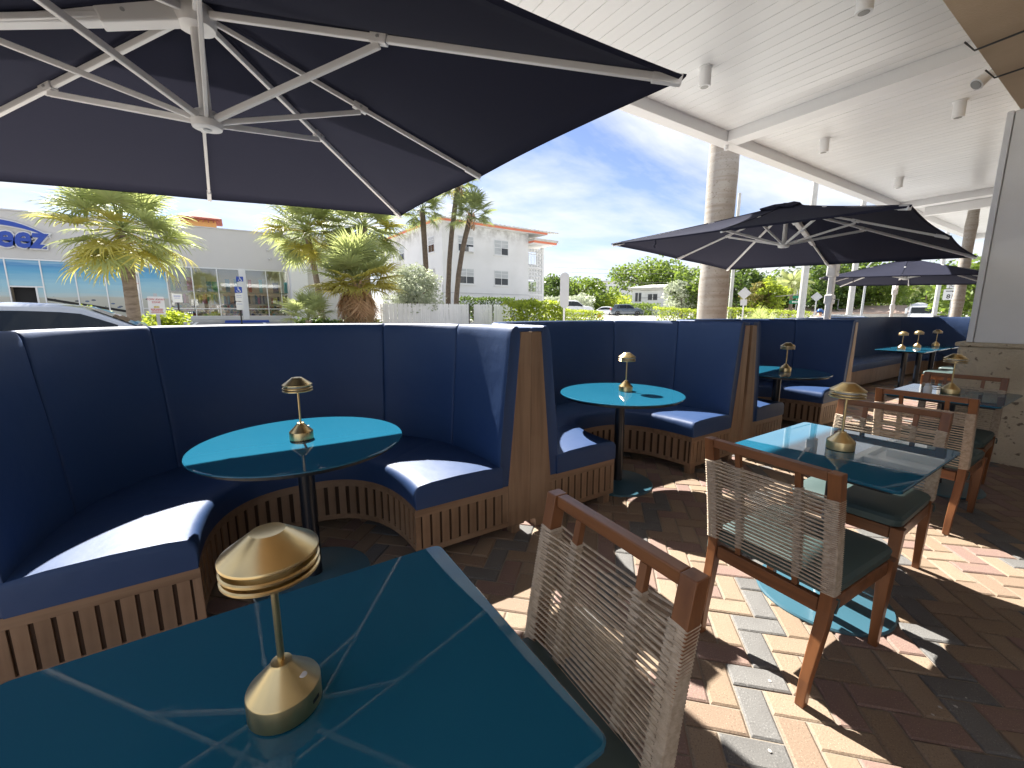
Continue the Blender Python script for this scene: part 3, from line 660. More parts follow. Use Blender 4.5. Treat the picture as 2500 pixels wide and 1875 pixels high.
# ================================================================== CHAIRS
def make_chair(label, loc, rz):
    t = thing('rope_chair', label, 'chair', loc, rz, group='teak and rope chairs')
    W, ZT = .214, .872
    def post(z):                       # rear post centre line (y) by height
        return -.285 + .07 * sstep(z / .42) if z < .42 else -.215 - .075 * ((z - .42) / (ZT - .42)) ** 1.2
    for s in (-1, 1):
        # rear leg and back post, one bent piece
        rows = []
        for z in (0, .1, .2, .3, .36, .42, .46, .55, .65, .75, ZT):
            h = .016 + .005 * sstep(z / .35); wd = .015 + .0045 * sstep(z / .3)
            x = s * (W - .012 * (1 - sstep(z / .42)) + .006 * sstep((z - .42) / .4))
            y = post(z); rows.append([(x - wd, y - h, z), (x + wd, y - h, z), (x + wd, y + h, z), (x - wd, y + h, z)])
        MB().grid(rows, closed=True, capends=True).build('rear_leg', 'teak', t, bevel=.003, recalc=True)
        rows = []
        for z, h in ((0, .015), (.15, .018), (.30, .022), (.405, .024)):
            x = s * (W + .004 - .008 * (1 - z / .42)); y = .262 + .012 * (1 - z / .42)
            rows.append([(x - h, y - h, z), (x + h, y - h, z), (x + h, y + h, z), (x - h, y + h, z)])
        MB().grid(rows, closed=True, capends=True).build('front_leg', 'teak', t, bevel=.003, recalc=True)
        MB().bb(s * (W - .012), s * (W + .014), -.19, .236, .345, .402).build('side_rail', 'teak_h', t, bevel=.003)
    MB().bb(-W + .0235, W - .0235, .25, .276, .345, .402).build('front_rail', 'teak_h', t, bevel=.003)
    MB().bb(-W + .0235, W - .0235, -.232, -.206, .335, .392).build('rear_rail', 'teak_h', t, bevel=.003)
    yt = post(ZT)
    MB().bar((-W + .0145, yt, ZT - .0165), (W - .0145, yt, ZT - .0165), .033, .032).build('top_rail', 'teak_h', t, bevel=.003)
    # inner slender uprights
    for x in (-.108, .108):
        MB().grid([[(x - .010, post(z) - .009, z), (x + .010, post(z) - .009, z), (x + .010, post(z) + .009, z), (x - .010, post(z) + .009, z)] for z in (.393, .46, .55, .65, .75, ZT - .033)], closed=True, capends=True).build('back_spindle', 'teak', t, recalc=True)
    # rope: rows run outer post - spindle - spindle - outer post, front and back, plus wrappings
    rp = MB(); z0, z1, n = .425, .775, 46
    r2 = random.Random(3)
    for i in range(n):
        z = z0 + (z1 - z0) * i / (n - 1); y = post(z); side = -1 if i % 2 else 1
        j = lambda: r2.uniform(-.0008, .0008)
        rp.tube([(-W - .004, y + side * .0245, z + j()), (-.108, y + side * .0155, z + j()), (.108, y + side * .0155, z + j()), (W + .004, y + side * .0245, z + j())], .0030, 6, cap=False)
    tag(rp.build('rope_weave', 'rope', t, smooth=True), kind='stuff')
    for s, hw, hd, xx in ((-1, .0222, .0235, W + .003), (1, .0222, .0235, W + .003), (-1, .0128, .0125, .108), (1, .0128, .0125, .108)):
        rows = []; nn = 45
        for i in range(nn * 2 + 1):
            z = z0 - .004 + (z1 - z0 + .008) * i / (nn * 2); y = post(z); e = .0012 if i % 2 else -.0026
            a, b = hw + e, hd + e
            sk = .0016
            rows.append([(s * xx + px * a, y + py * b, z + (px * sk)) for px, py in ((-1, -.86), (-.86, -1), (.86, -1), (1, -.86), (1, .86), (.86, 1), (-.86, 1), (-1, .86))])
        tag(MB().grid(rows, closed=True).build('rope_wrap', 'rope', t), kind='stuff')
    # cushion
    rows = []
    for zc, ins in ((.402, .012), (.41, .0), (.44, -.004), (.455, .006), (.463, .03), (.468, .09)):
        rows.append([(a, b + .03, zc) for a, b in rounded_rect(W + .012 - ins, .25 - ins, max(.01, .04 - ins * .2), 5)])
    MB().grid(rows, closed=True, capends=True).build('seat_cushion', 'seat_green', t, smooth='auto')
    for s in (-1, 1):
        MB().tube([(s * (W - .01), -.205, .40), (s * (W + .028), -.205, .405), (s * (W + .03), -.215, .385), (s * (W + .027), -.222, .36)], .004, 5).build('cushion_tie', 'seat_green', t)
    return t
c2 = make_chair('rope chair with its back to the camera, sunlit seat, in front of the middle table', (1.85, .70, 0), R(-93))
for x, y, rz, lb in ((.415, .655, R(88), 'nearest rope chair at the end of the foreground table'), (2.70, .75, R(91), 'rope chair facing the camera across the middle table'), (3.90, .765, R(-90), 'rope chair back to back behind the middle table chairs'),
                     (4.68, .82, R(92), 'rope chair farthest along the row, against the keystone column'), (9.35, 1.72, R(2), 'first far rope chair pulled up to the banquette tables'), (10.25, 1.72, R(-2), 'second far rope chair pulled up to the banquette tables')):
    dup(c2, (x, y, 0), rz, lb)

# ================================================================== UMBRELLAS
def umbrella(label, c, rot, tx, ty, a, mast, zj, hub_dz=.03, top=.45, crank=True):
    base = Vector((mast[0], mast[1], gz(*mast) - .01)); t = thing('cantilever_umbrella', label, 'umbrella', base, group='cantilever umbrellas')
    ux = Vector((math.cos(rot), math.sin(rot), tx)); uy = Vector((-math.sin(rot), math.cos(rot), ty)); c = Vector(c)
    def P(i, j, h=0): return c + ux * i + uy * j + Vector((0, 0, h)) - base
    ends = [(a, 0), (a, a), (0, a), (-a, a), (-a, 0), (-a, -a), (0, -a), (a, -a)]
    apex = P(0, 0, top)
    n = 14
    for k in range(8):
        e0, e1 = ends[k], ends[(k + 1) % 8]; rows = []
        for i in range(n + 1):
            f = .045 + .955 * i / n; row = []
            for q in range(n + 1):
                g_ = q / n; x = e0[0] + (e1[0] - e0[0]) * g_; y = e0[1] + (e1[1] - e0[1]) * g_
                sc = f * (1 - .018 * math.sin(math.pi * g_) * f)
                sag = -.018 * math.sin(math.pi * g_) * math.sin(math.pi * f) - .012 * math.sin(math.pi * f)
                row.append(P(x * sc, y * sc, top * (1 - f) + sag + .0035))
            rows.append(row)
        # hem folded under along the edge
        rows.append([p - Vector((0, 0, .014)) - (p - apex).normalized() * .012 for p in rows[-1]])
        o = MB().grid(rows).build('canopy_panel', 'canopy', t, smooth=True)
        sm = [p + Vector((0, 0, .002)) for p in [r_[0] for r_ in rows[:-1]]]
        MB().tube(sm, .004, 5).build('canopy_seam', 'canopy', t, smooth=True)
    # vent cap on top
    vr = .19; rows = []
    rows = [[P(vr * f * math.cos(R(15 * k)) / max(abs(math.cos(R(15 * k))), abs(math.sin(R(15 * k)))), vr * f * math.sin(R(15 * k)) / max(abs(math.cos(R(15 * k))), abs(math.sin(R(15 * k)))), h + (.016 * (k % 3 == 0) if f > .4 else 0)) for k in range(24)] for f, h in ((.05, top + .022), (.5, top - .012), (1., top - .056), (1.02, top - .066))]
    MB().grid(rows, closed=True, capends=False).build('vent_cap', 'canopy', t, smooth=True)
    hub_t, hub_b = P(0, 0, top - .045), P(0, 0, hub_dz)
    zx = Vector((0, 0, 1))
    MB().lathe([(.03, -.05), (.062, -.045), (.07, -.02), (.07, .02), (.05, .03)], 28, hub_t).build('upper_hub', 'umb_metal', t, smooth='auto')
    lh = MB().lathe([(.018, -.024), (.03, -.026), (.050, -.02), (.054, -.008), (.054, .004), (.043, .012), (.040, .04), (.022, .045)], 32, hub_b).build('lower_hub', 'umb_metal', t, smooth='auto')
    MB().lathe([(.012, -.0275), (.016, -.0255)], 16, hub_b).build('hub_socket', 'galv', lh)
    MB().tube([hub_b + zx * .03, hub_t - zx * .03], .021, 18).build('centre_tube', 'umb_metal', t, smooth='auto')
    for k, (i, j) in enumerate(ends):
        r0 = hub_t + (P(i, j, 0) - P(0, 0, 0)).normalized() * .055 - zx * .005
        r1 = P(i, j, -.012) - (P(i, j, 0) - apex).normalized() * .02
        corner = i and j; wd = .018 if corner else .015; ht = .024 if corner else .019
        rb = MB().bar(r0, r1, wd, ht).build('rib', 'umb_metal', t, bevel=.003)
        d = (r1 - r0).normalized(); jf = .40 if corner else .46
        jp = r0 + (r1 - r0) * jf
        MB().bar(r1 - d * .09, r1 + d * .006, wd + .007, ht + .007).build('rib_cap', 'white_paint', rb, bevel=.003)
        MB().bar(jp - d * .032, jp + d * .032, wd + .012, ht + .012).build('rib_clamp', 'umb_metal', rb, bevel=.003)
        sd = d.cross(zx).normalized()
        MB().tube([jp - sd * (wd / 2 + .009), jp + sd * (wd / 2 + .009)], .006, 10).build('clamp_bolt', 'galv', rb)
        h0 = hub_b + Vector(((jp - hub_b).x, (jp - hub_b).y, 0)).normalized() * .042 + zx * .012
        MB().bar(h0, jp - zx * .02, .014 if not corner else .017, .020 if not corner else .024).build('strut', 'umb_metal', t, bevel=.003)
    # arm and mast
    mj = Vector((0, 0, zj - base.z)); ad = (hub_t - mj).normalized()
    MB().bar(mj + ad * .06, hub_t - ad * .04 + zx * .02, .058, .092).build('arm', 'umb_metal', t, bevel=.008)
    MB().bar(hub_t - ad * .30, hub_t - ad * .02 + zx * .01, .068, .075).build('arm_bracket', 'umb_metal', t, bevel=.006)
    sd = ad.cross(zx).normalized()
    MB().tube([hub_t - ad * .22 - sd * .036, hub_t - ad * .22 + sd * .036], .007, 10).build('bolt', 'galv', t)
    MB().bar((0, 0, .05), (0, 0, zj + .10 - base.z), .062, .088, up=ad).build('mast', 'umb_metal', t, bevel=.012)
    hd = Vector((ad.x, ad.y, 0)).normalized(); sd2 = hd.cross(zx)
    hb = MB().bar(mj - zx * .13, mj + zx * .10, .104, .15, up=hd).build('pivot_housing', 'umb_metal', t, bevel=.015)
    for z in (-.07, .05): MB().tube([mj + zx * z - sd2 * .056, mj + zx * z + sd2 * .056], .012, 12).build('bolt', 'galv', hb)
    ck = mj - zx * .42
    cb = MB().bar(ck - zx * .06, ck + zx * .06, .09, .12, up=hd).build('crank_box', 'umb_metal', t, bevel=.012)
    MB().tube([ck - sd2 * .045, ck - sd2 * .10, ck - sd2 * .10 - zx * .13, ck - sd2 * .18 - zx * .13], .007, 10).build('crank_handle', 'galv', cb, smooth=True)
    MB().bb(-.40, .40, -.05, .05, .0, .06).bb(-.05, .05, -.40, -.0505, .001, .059).bb(-.05, .05, .0505, .40, .001, .059).build('cross_base', 'umb_metal', t, bevel=.006)
    # tie strap hanging at one edge
    s0 = P(-a * .98, a * .55, -.01)
    MB().tube([s0, s0 + Vector((.01, 0, -.03)), s0 + Vector((-.012, .01, -.055)), s0 + Vector((.0, .0, -.075))], .007, 6).build('tie_strap', 'canopy', t)
    return t
umbrella('huge dark umbrella overhead with white ribs, filling the upper left', (-.035, 2.185, 2.082), .041, .048, .012, 1.28, (-1.58, 2.25), 2.02, hub_dz=.035, top=.46)
umbrella('dark navy umbrella in mid distance in front of the thick palm trunk', (4.99, 2.34, 2.04), .043, -.051, .033, 1.28, (6.52, 2.425), 1.97, hub_dz=.05, top=.46)
umbrella('smaller far navy umbrella half hidden behind the white column', (11.9, 3.1, 2.04), .2, -.02, .03, 1.28, (13.5, 3.68), 1.95, hub_dz=.05, top=.46)

# ================================================================== VEGETATION HELPERS
def frond_mesh(seed, mname, lp=.55, lf=.75, n=30, spread=118, droop=.35, w_=.042, fold=.10):
    r = random.Random(seed); mm = MB()
    # petiole, gently arched
    pts = [Vector((0, lp * f, .06 * math.sin(f * math.pi / 2) - .05 * f * f)) for f in (0, .25, .5, .75, 1)]
    mm.tube(pts, [.016, .013, .011, .010, .008], 5)
    hub = pts[-1]
    for i in range(n):
        f = i / (n - 1) * 2 - 1; an = R(f * spread + r.uniform(-2, 2))
        L = lf * (1 - .30 * abs(f) ** 2) * r.uniform(.88, 1.08); d = Vector((math.sin(an), math.cos(an), 0)); sd = Vector((d.y, -d.x, 0))
        start = hub - Vector((0, .10 * abs(f), 0))
        segs = [(0, .30), (.35, 1.), (.62, .75), (.84, .42), (1., .06)]; dr = droop * r.uniform(.6, 1.5); side = r.uniform(-.05, .05); tw = r.uniform(-.4, .4)
        vs = []
        for s_, wf in segs:
            ce = start + d * (L * s_ * (1 - .12 * dr * s_)) + Vector((0, 0, fold * math.sin(s_ * 2.2) * (1 - abs(f) * .4) - dr * L * s_ ** 2.6)) + sd * side * s_ * s_
            wv = (sd + Vector((0, 0, tw))).normalized() * (w_ * wf / 2)
            vs += [ce - wv, ce + wv]
        mm.add(vs, [(2 * k, 2 * k + 1, 2 * k + 3, 2 * k + 2) for k in range(len(segs) - 1)])
    return mm.mesh('frond', mname)
FR = {}
for key, mn in (('g', 'frond_green'), ('y', 'frond_yellow'), ('d', 'frond_dead'), ('k', 'frond_dark')):
    FR[key] = [frond_mesh(i * 7 + ord(key), mn, droop=(.10, .18, .30)[i] if key != 'd' else (.5, .7, .9)[i], spread=128 if key != 'd' else 60, lf=.64 if key != 'd' else .95, lp=.80 if key != 'd' else .25, n=30) for i in range(3)]
def sabal(label, x, y, h, trunk_r, size, n, seed, lean=(0, 0), dead=0, yellow=.15, low=-45, trunk_mat='palm_trunk', keys='g', zb=None, group=None, boots=False, high=80):
    zb = gz(x, y) - .07 if zb is None else zb
    t = thing('fan_palm', label, 'palm tree', (x, y, zb), group=group); r = random.Random(seed)
    pts = [Vector((lean[0] * f * f, lean[1] * f * f, h * f)) for f in (0, .1, .25, .45, .65, .82, 1)]
    rr = [trunk_r * k for k in (1.35, 1.08, 1.0, .97, .95, .97, 1.02)]
    MB().tube(pts, rr, 14).build('trunk', trunk_mat, t, smooth=True)
    top = pts[-1]
    if boots:
        mm = MB()
        for k in range(26):
            az = k * 2.4; z = -.75 + .8 * k / 26; bs_ = trunk_r * 1.05
            p = top + Vector((math.cos(az) * bs_, math.sin(az) * bs_, z)); mm.bar(p, p + Vector((math.cos(az) * .10, math.sin(az) * .10, .20)), .10, .05, w1=.04, h1=.03)
        mm.build('leaf_bases', 'boots', t)
    for k in range(n):
        f = (k + .5) / n; el = high + (low - high) * f ** .85 + r.uniform(-9, 9); az = k * 137.5 + r.uniform(-18, 18)
        key = 'y' if (f > .45 and r.random() < yellow * 2 * f) else keys
        me = FR[key][r.randrange(3)]
        o = place('frond', me, t, top + Vector((0, 0, .10 * (1 - f)))); o.rotation_euler = (R(el), r.uniform(-.3, .3), R(az)); s = size * r.uniform(.85, 1.1); o.scale = (s, s, s)
    for k in range(dead):
        o = place('dead_frond', FR['d'][r.randrange(3)], t, top + Vector((0, 0, r.uniform(-.35, .0)))); o.rotation_euler = (R(r.uniform(-88, -40)), r.uniform(-.3, .3), R(k * 360 / dead + r.uniform(-12, 12))); s = size * r.uniform(.8, 1.05); o.scale = (s, s, s)
    return t
def feather_mesh(seed, mname, L=2.2, n=26, arch=.9):
    r = random.Random(seed); mm = MB()
    def sp(f): return Vector((0, L * f * (1 - .18 * f), .55 * f * arch - 1.25 * arch * f * f * .8))
    mm.tube([sp(f) for f in (0, .25, .5, .75, 1)], [.03, .024, .017, .010, .004], 4)
    for i in range(n):
        f = .12 + .88 * i / n; p = sp(f); q = sp(min(1, f + .02)) - sp(f - .02); q.normalize()
        for s in (-1, 1):
            ll = .62 * math.sin(.35 + 2.5 * f) * r.uniform(.8, 1.1); d = (Vector((s, 0, 0)) * .75 + q * .55 + Vector((0, 0, -.35))).normalized()
            e = p + d * ll + Vector((0, 0, -.25 * ll)); m1 = p + d * ll * .5 + Vector((0, 0, -.04 * ll)); wv = q * .028
            mm.add([p - wv * .6, p + wv * .6, m1 - wv, m1 + wv, e], [(0, 1, 3, 2), (2, 3, 4)])
    return mm.mesh('frond', mname)
FE = [feather_mesh(i, 'frond_green', arch=(.6, .9, 1.2)[i]) for i in range(3)]; FEK = [feather_mesh(i + 9, 'frond_dark', arch=(.6, .9, 1.2)[i]) for i in range(3)]
def feather_palm(label, x, y, h, tr, size, n, seed, lean=(0, 0), meshes=None, trunk_mat='palm_trunk', group=None, low=-30):
    zb = gz(x, y) - .07; h += 1.05 - gz(x, y); t = thing('feather_palm', label, 'palm tree', (x, y, zb), group=group); r = random.Random(seed)
    pts = [Vector((lean[0] * f * f, lean[1] * f * f, h * f)) for f in (0, .15, .4, .7, 1)]
    MB().tube(pts, [tr * 1.3, tr, tr * .95, tr * .9, tr * .9], 12).build('trunk', trunk_mat, t, smooth=True)
    for k in range(n):
        o = place('frond', r.choice(meshes or FE), t, pts[-1]); el = 70 + (low - 70) * (k + .5) / n + r.uniform(-8, 8)
        o.rotation_euler = (R(el), r.uniform(-.3, .3), R(k * 137.5 + r.uniform(-15, 15))); s = size * r.uniform(.85, 1.1); o.scale = (s, s, s)
    return t
def leaf_quads(mm, c, rad, n, ls, r, flat=1.):
    for _ in range(n):
        while True:
            p = Vector((r.uniform(-1, 1), r.uniform(-1, 1), r.uniform(-1, 1)))
            if .25 < p.length < 1: break
        p = Vector(c) + Vector((p.x * rad, p.y * rad, p.z * rad * flat))
        a = Vector((r.uniform(-1, 1), r.uniform(-1, 1), r.uniform(-.7, .7))).normalized(); b = a.cross(Vector((r.uniform(-1, 1), r.uniform(-1, 1), r.uniform(-1, 1)))).normalized()
        s = ls * r.uniform(.6, 1.3); mm.add([p - a * s * .5, p + b * s * .28 + a * s * .05, p + a * s * .5, p - b * s * .28 + a * s * .05], [(0, 1, 2, 3)])
def tree(name, label, x, y, h, rx, rz_, seed, leaf, ls, nclump=40, per=70, tr=.16, group=None, cz=None, crag=.34, cat='tree', ry=None):
    r = random.Random(seed); zb = gz(x, y) - .07; ry = ry or rx
    if group == 'trees in the background':
        h += 1.05 - gz(x, y); cz = cz + 1.05 - gz(x, y) if cz is not None else None
    t = thing(name, label, cat, (x, y, zb), group=group)
    cz = cz if cz is not None else h - rz_
    tm = MB(); tm.tube([(0, 0, 0), (.05, .02, cz * .35), (-.03, .06, cz * .75), (.04, 0, cz)], [tr * 1.3, tr, tr * .85, tr * .5], 9)
    lb = MB(); cm = MB()
    for k in range(nclump):
        while True:
            p = Vector((r.uniform(-1, 1), r.uniform(-1, 1), r.uniform(-.85, 1)))
            if .35 < p.length < 1: break
        bump_ = 1 + .18 * math.sin(p.x * 5 + seed) * math.cos(p.y * 4 + seed * 2)
        c = Vector((p.x * rx * bump_ * .86, p.y * ry * bump_ * .86, cz + p.z * rz_ * .86))
        leaf_quads(cm, c, rx * crag * r.uniform(.7, 1.2), per, ls, r, flat=min(1., rz_ / rx + .1) * .8)
        if k % 4 == 0: lb.tube([(0, 0, cz * r.uniform(.4, .8)), (c.x * .5, c.y * .5, (cz * .75 + c.z) / 2), (c.x, c.y, c.z)], [tr * .45, tr * .28, tr * .1], 5)
    tm.build('trunk', 'bark', t, smooth=True); lb.build('limbs', 'bark', t, smooth=True)
    cm.build('crown', leaf, t)
    return t
def hedge(label, p0, p1, wd, h, seed, leaf, ls, n, name='hedge', zoff=0, wob=.08, cat='hedge', group=None):
    r = random.Random(seed); p0, p1 = Vector((*p0, 0)), Vector((*p1, 0)); d = p1 - p0; L = d.length; d.normalize(); sd = Vector((-d.y, d.x, 0)); mid = (p0 + p1) / 2
    zb = gz(mid.x, mid.y) - .07; t = thing(name, label, cat, (p0.x, p0.y, zb), group=group)
    cm = MB(); core = MB()
    for i in range(n):
        f = r.random() * L; face = r.random(); z = r.random() * h; s = r.uniform(-1, 1) * wd / 2
        if face < .46: s = -wd / 2
        elif face < .52: s = wd / 2
        elif face < .82: z = h
        q = d * f + sd * s; wz = noise.noise(Vector((f * 1.3 + seed, s * 2, z * 2))) * wob
        base_z = gz(p0.x + q.x, p0.y + q.y) - .07 - zb
        p = q + Vector((0, 0, base_z + z + (wz if z > .3 * h else 0))) + sd * noise.noise(Vector((f * 2, z * 3, seed))) * wob + Vector((r.gauss(0, ls * .35), r.gauss(0, ls * .35), r.gauss(0, ls * .35)))
        a = Vector((r.uniform(-1, 1), r.uniform(-1, 1), r.uniform(-.5, 1))).normalized(); b = a.cross(Vector((r.uniform(-1, 1), r.uniform(-1, 1), r.uniform(-1, 1)))).normalized(); k = ls * r.uniform(.6, 1.3)
        cm.add([p - a * k * .5, p + b * k * .3, p + a * k * .5, p - b * k * .3], [(0, 1, 2, 3)])
    for i in range(int(L / .5)):
        q = d * (i + .5) * .5; core.tube([q, q + Vector((r.uniform(-.1, .1), r.uniform(-.1, .1), h * .55))], [.03, .01], 5)
        for _ in range(5): qq = q + Vector((0, 0, h * r.uniform(.2, .5))); core.tube([qq, qq + Vector((r.uniform(-.3, .3), r.uniform(-.3, .3), h * .3))], [.012, .004], 4)
    core.build('stems', 'bark', t); cm.build('foliage', leaf, t); return t

# ================================================================== NEAR PALM TRUNKS (crowns above the frame)
def royal(label, x, y, r0, r1, H, seed, lean):
    t = thing('royal_palm', label, 'palm tree', (x, y, gz(x, y) - .08), group='thick palm trunks by the patio'); rr = random.Random(seed); pts = []; rad = []
    for i in range(40):
        f = i / 39; z = H * f; ring = .010 * (1 if i % 4 == 0 else 0)
        pts.append((lean[0] * f, lean[1] * f, z)); rad.append(r0 + (r1 - r0) * f + ring + rr.uniform(-.004, .004))
    MB().tube(pts, rad, 28).build('trunk', 'royal_trunk', t, smooth=True)
    MB().tube([(lean[0], lean[1], H), (lean[0] * 1.05, lean[1] * 1.05, H + 1.1), (lean[0] * 1.08, lean[1] * 1.08, H + 1.5)], [r1 * 1.05, r1 * .7, r1 * .3], 16).build('crownshaft', 'petiole', t, smooth=True)
    for k in range(12):
        o = place('frond', FE[k % 3], t, (lean[0] * 1.08, lean[1] * 1.08, H + 1.45)); o.rotation_euler = (R(75 - k * 8), 0, R(k * 137)); o.scale = (1.5,) * 3
    return t
royal('thick pale palm trunk rising behind the second umbrella', 7.64, 4.75, .268, .225, 9.5, 1, (.0, .0))
royal('thick palm trunk by the road sign reading 810, beside the white column', 14.72, 2.80, .105, .095, 8.5, 2, (.03, .0))

# ================================================================== BUILDINGS
# ---- shop across the parking lot
SY = 26.0; SZ = 1.08
shop = thing('shop_building', 'long pale grey beach shop with blue lettering and big display windows', 'shop', (0, SY, SZ))
def shopbox(name, m_, x0, x1, y0, y1, z0, z1, par=shop, **k): return MB().bb(x0, x1, y0, y1, z0, z1).build(name, m_, par, **k)
WT = 2.52                                   # window head above the shop floor
shopbox('wall', 'store_paint', -16, 2.42, 0, .25, WT + .02, 4.38)
shopbox('plinth', 'store_paint', -16, 2.42, -.02, .25, -.3, .13)
shopbox('parapet_cap', 'store_paint', -16, 2.46, -.04, .3, 4.383, 4.44)
shopbox('roof_slab', 'store_paint', -16, 2.4, .26, 9, 4.0, 4.2)
shopbox('rear_wall', 'shop_wall', -16, 2.4, 4.6, 4.8, 0, 4.0)
shopbox('shop_floor', 'shop_dark', -16, 2.4, .05, 4.6, .02, .1)
shopbox('shop_ceiling', 'shop_dark', -16, 2.4, .26, 4.6, 2.9, 2.95)
for x in (-3.855, .36): shopbox('pier', 'apt_white', x - .13, x + .13, -.05, .2, -.02, WT + .015)
shopbox('end_wing', 'apt_white', 2.47, 3.3, -.9, 9, -.4, 5.15, bevel=.02)
shopbox('end_wing_side', 'store_paint', 3.303, 6.5, -.6, 9, -.4, 4.4)
mull = [-9.9, -8.9, -7.8, -6.80, -5.79, -4.84, -4.02, -3.69, -2.69, -1.71, -.705, .23, .49, 1.41, 2.40]
for i, x in enumerate(mull): shopbox('mullion', 'alum', x - .022, x + .022, -.01, .07, .13, WT + .018)
shopbox('head_rail', 'alum', -10, 2.42, -.008, .068, WT - .05, WT + .012)
shopbox('sill_rail', 'alum', -3.69, 2.42, -.012, .066, .50, .54)
shopbox('sill_rail', 'alum', -10, 2.42, -.012, .066, .132, .17)
bays = list(zip(mull, mull[1:]))
for (a, b) in bays:
    if b - a < .3: continue
    if a > -2.8: MB().bb(a + .022, b - .022, .02, .03, .17, WT - .05).build('window_pane', 'shop_glass', shop)
    elif -8 < a < -7.5 : pass
    else: MB().bb(a + .022, b - .022, .02, .03, .17, WT - .05).build('printed_window', 'beach_print', shop)
# entrance beside the print
MB().bb(-7.778, -6.822, .02, .03, 1.42, WT - .05).build('printed_window', 'beach_print', shop)
MB().bb(-7.0, -6.822, .02, .03, .17, 1.36).build('printed_window', 'beach_print', shop)
dr = MB().bb(-7.778, -7.06, .3, .32, .13, 1.36).build('door', 'shop_dark', shop); MB().bb(-7.778, -6.822, .0, .06, 1.362, 1.415).build('door_frame', 'alum', dr); MB().bb(-7.06, -7.0, .0, .06, .13, 1.36).build('door_frame', 'alum', dr)
# boardwalk railing printed across the windows stands as a dark strip of print
for (a, b) in bays:
    if -7.1 < a < -4.2:
        z = .88 - (a + 6.8) * .20
        MB().add([(a + .03, .0185, z - .05), (b - .03, .0185, z - .05 - (b - a) * .20), (b - .03, .0185, z + .06 - (b - a) * .20), (a + .03, .0185, z + .06)], [(0, 1, 2, 3)]).build('printed_railing', 'shop_dark', shop)
# goods on show
rg = random.Random(4)
for z in (.75, 1.35): shopbox('shelf', 'shelf', -2.7, 2.38, .55, .9, z, z + .03)
for row, (z0, hmin, hmax) in enumerate(((.781, .3, .5), (1.381, .45, .8))):
    x = -2.65
    while x < 2.3:
        wd = rg.uniform(.05, .11) if row == 0 else rg.uniform(.14, .34); h = rg.uniform(hmin, hmax)
        if rg.random() < .82: shopbox('garment' if row else 'boxed_goods', 'goods', x, x + wd * .88, .6 + rg.uniform(0, .05), .86, z0, z0 + h)
        x += wd
for zz_, yy in ((.14, .16), (.28, .26), (.42, .40), (.56, .3)):
    x = -2.66
    while x < 2.34:
        rr_ = rg.uniform(.05, .09)
        if rg.random() < .8: MB().lathe([(.01, 0), (rr_, rr_ * .6), (rr_, rr_ * 1.2), (.01, rr_ * 1.9)], 7, (x + rr_, yy + rg.uniform(0, .1), zz_)).build('beach_toy', 'goods', shop)
        x += rr_ * 2.1
for xx in (-1.9, -.3, 1.5): shopbox('ceiling_lamp', 'shop_lamp', xx - .5, xx + .5, 1.2, 1.5, 2.86, 2.895)
shopbox('display_stand', 'shop_dark', -2.7, 2.38, .12, .95, .1, .139)
# wall fixtures on the shop end
for z, x in ((4.0, 1.55), (3.55, 1.6), (3.1, 1.65)): MB().lathe([(.04, 0), (.07, .05), (.03, .1)], 10, (x, -.1, z), 'Y').build('wall_fixture', 'alum', shop, smooth=True)
MB().bb(1.95, 2.2, -.12, -.001, 3.98, 4.12).build('flood_light', 'paint_yellow', shop, bevel=.02)
for x, cm_, lb in ((-2.6, 'paint_white', 'white concrete wheel stop in front of the shop windows'), (.35, 'paint_blue', 'blue wheel stop below the wheelchair parking signs')):
    tag(MB().prism([(-.9, 0), (.9, 0), (.86, .12), (-.86, .12)], -.08, .08, 'Y').build('wheel_stop', cm_, loc=(x, 23.4, gz(x, 23.4) - .06), recalc=True), lb, 'wheel stop')
# lettering: blue script with a white border, and a swoosh above it
sg = thing('shop_sign', 'big blue letters eez with swoosh on the shop wall', 'sign', (-7.20, SY - .06, SZ + 3.34))
sc_ = 1.2; sg.scale = (.84, 1, 1.0)
text_obj('letter_border', 'eez', sc_, 'paint_white', sg, (0, -.02, 0), offset=.085, extrude=.03, shear=.22, space=1.02)
text_obj('letters', 'eez', sc_, 'paint_blue', sg, (0, -.07, 0), offset=.035, extrude=.03, shear=.22, space=1.02)
def swoosh(o):
    up = [(-1.9 + 2.95 * f, .48 + .22 * math.sin(f * 2.6 + .35) - .42 * f ** 3 + o) for f in [i / 16 for i in range(17)]]
    lo = [(-1.9 + 2.95 * f, .48 + .22 * math.sin(f * 2.6 + .35) - .42 * f ** 3 - (.20 * math.sin(math.pi * (f * .85 + .15)) ** .8) - o) for f in [i / 16 for i in range(16, -1, -1)]]
    return up + lo
MB().prism(swoosh(.05), -.03, .0, 'Y').build('swoosh_border', 'paint_white', sg, recalc=True)
MB().prism(swoosh(0), -.075, -.035, 'Y').build('swoosh', 'paint_blue', sg, recalc=True)

# ---- orange tower with hipped red roof far behind the shop
tw = thing('orange_tower', 'orange tower top with red hipped roof behind the shop', 'tower', (-2.5, 60, 1.35))
MB().bb(-1.35, 1.35, -1.35, 1.35, 0, 10.1).build('wall', 'stucco_orange', tw)
MB().grid([[(-1.9, -1.9, 10.1), (1.9, -1.9, 10.1), (1.9, 1.9, 10.1), (-1.9, 1.9, 10.1)], [(-1.95, -1.95, 10.25), (1.95, -1.95, 10.25), (1.95, 1.95, 10.25), (-1.95, 1.95, 10.25)], [(-.05, -.05, 11.35), (.05, -.05, 11.35), (.05, .05, 11.35), (-.05, .05, 11.35)]], closed=True, capends=True).build('roof', 'roof_red', tw)
for i in range(8): MB().bb(-1.6 + i * .45, -1.5 + i * .45, -1.85, -1.36, 9.86, 10.08).build('bracket', 'roof_red', tw)

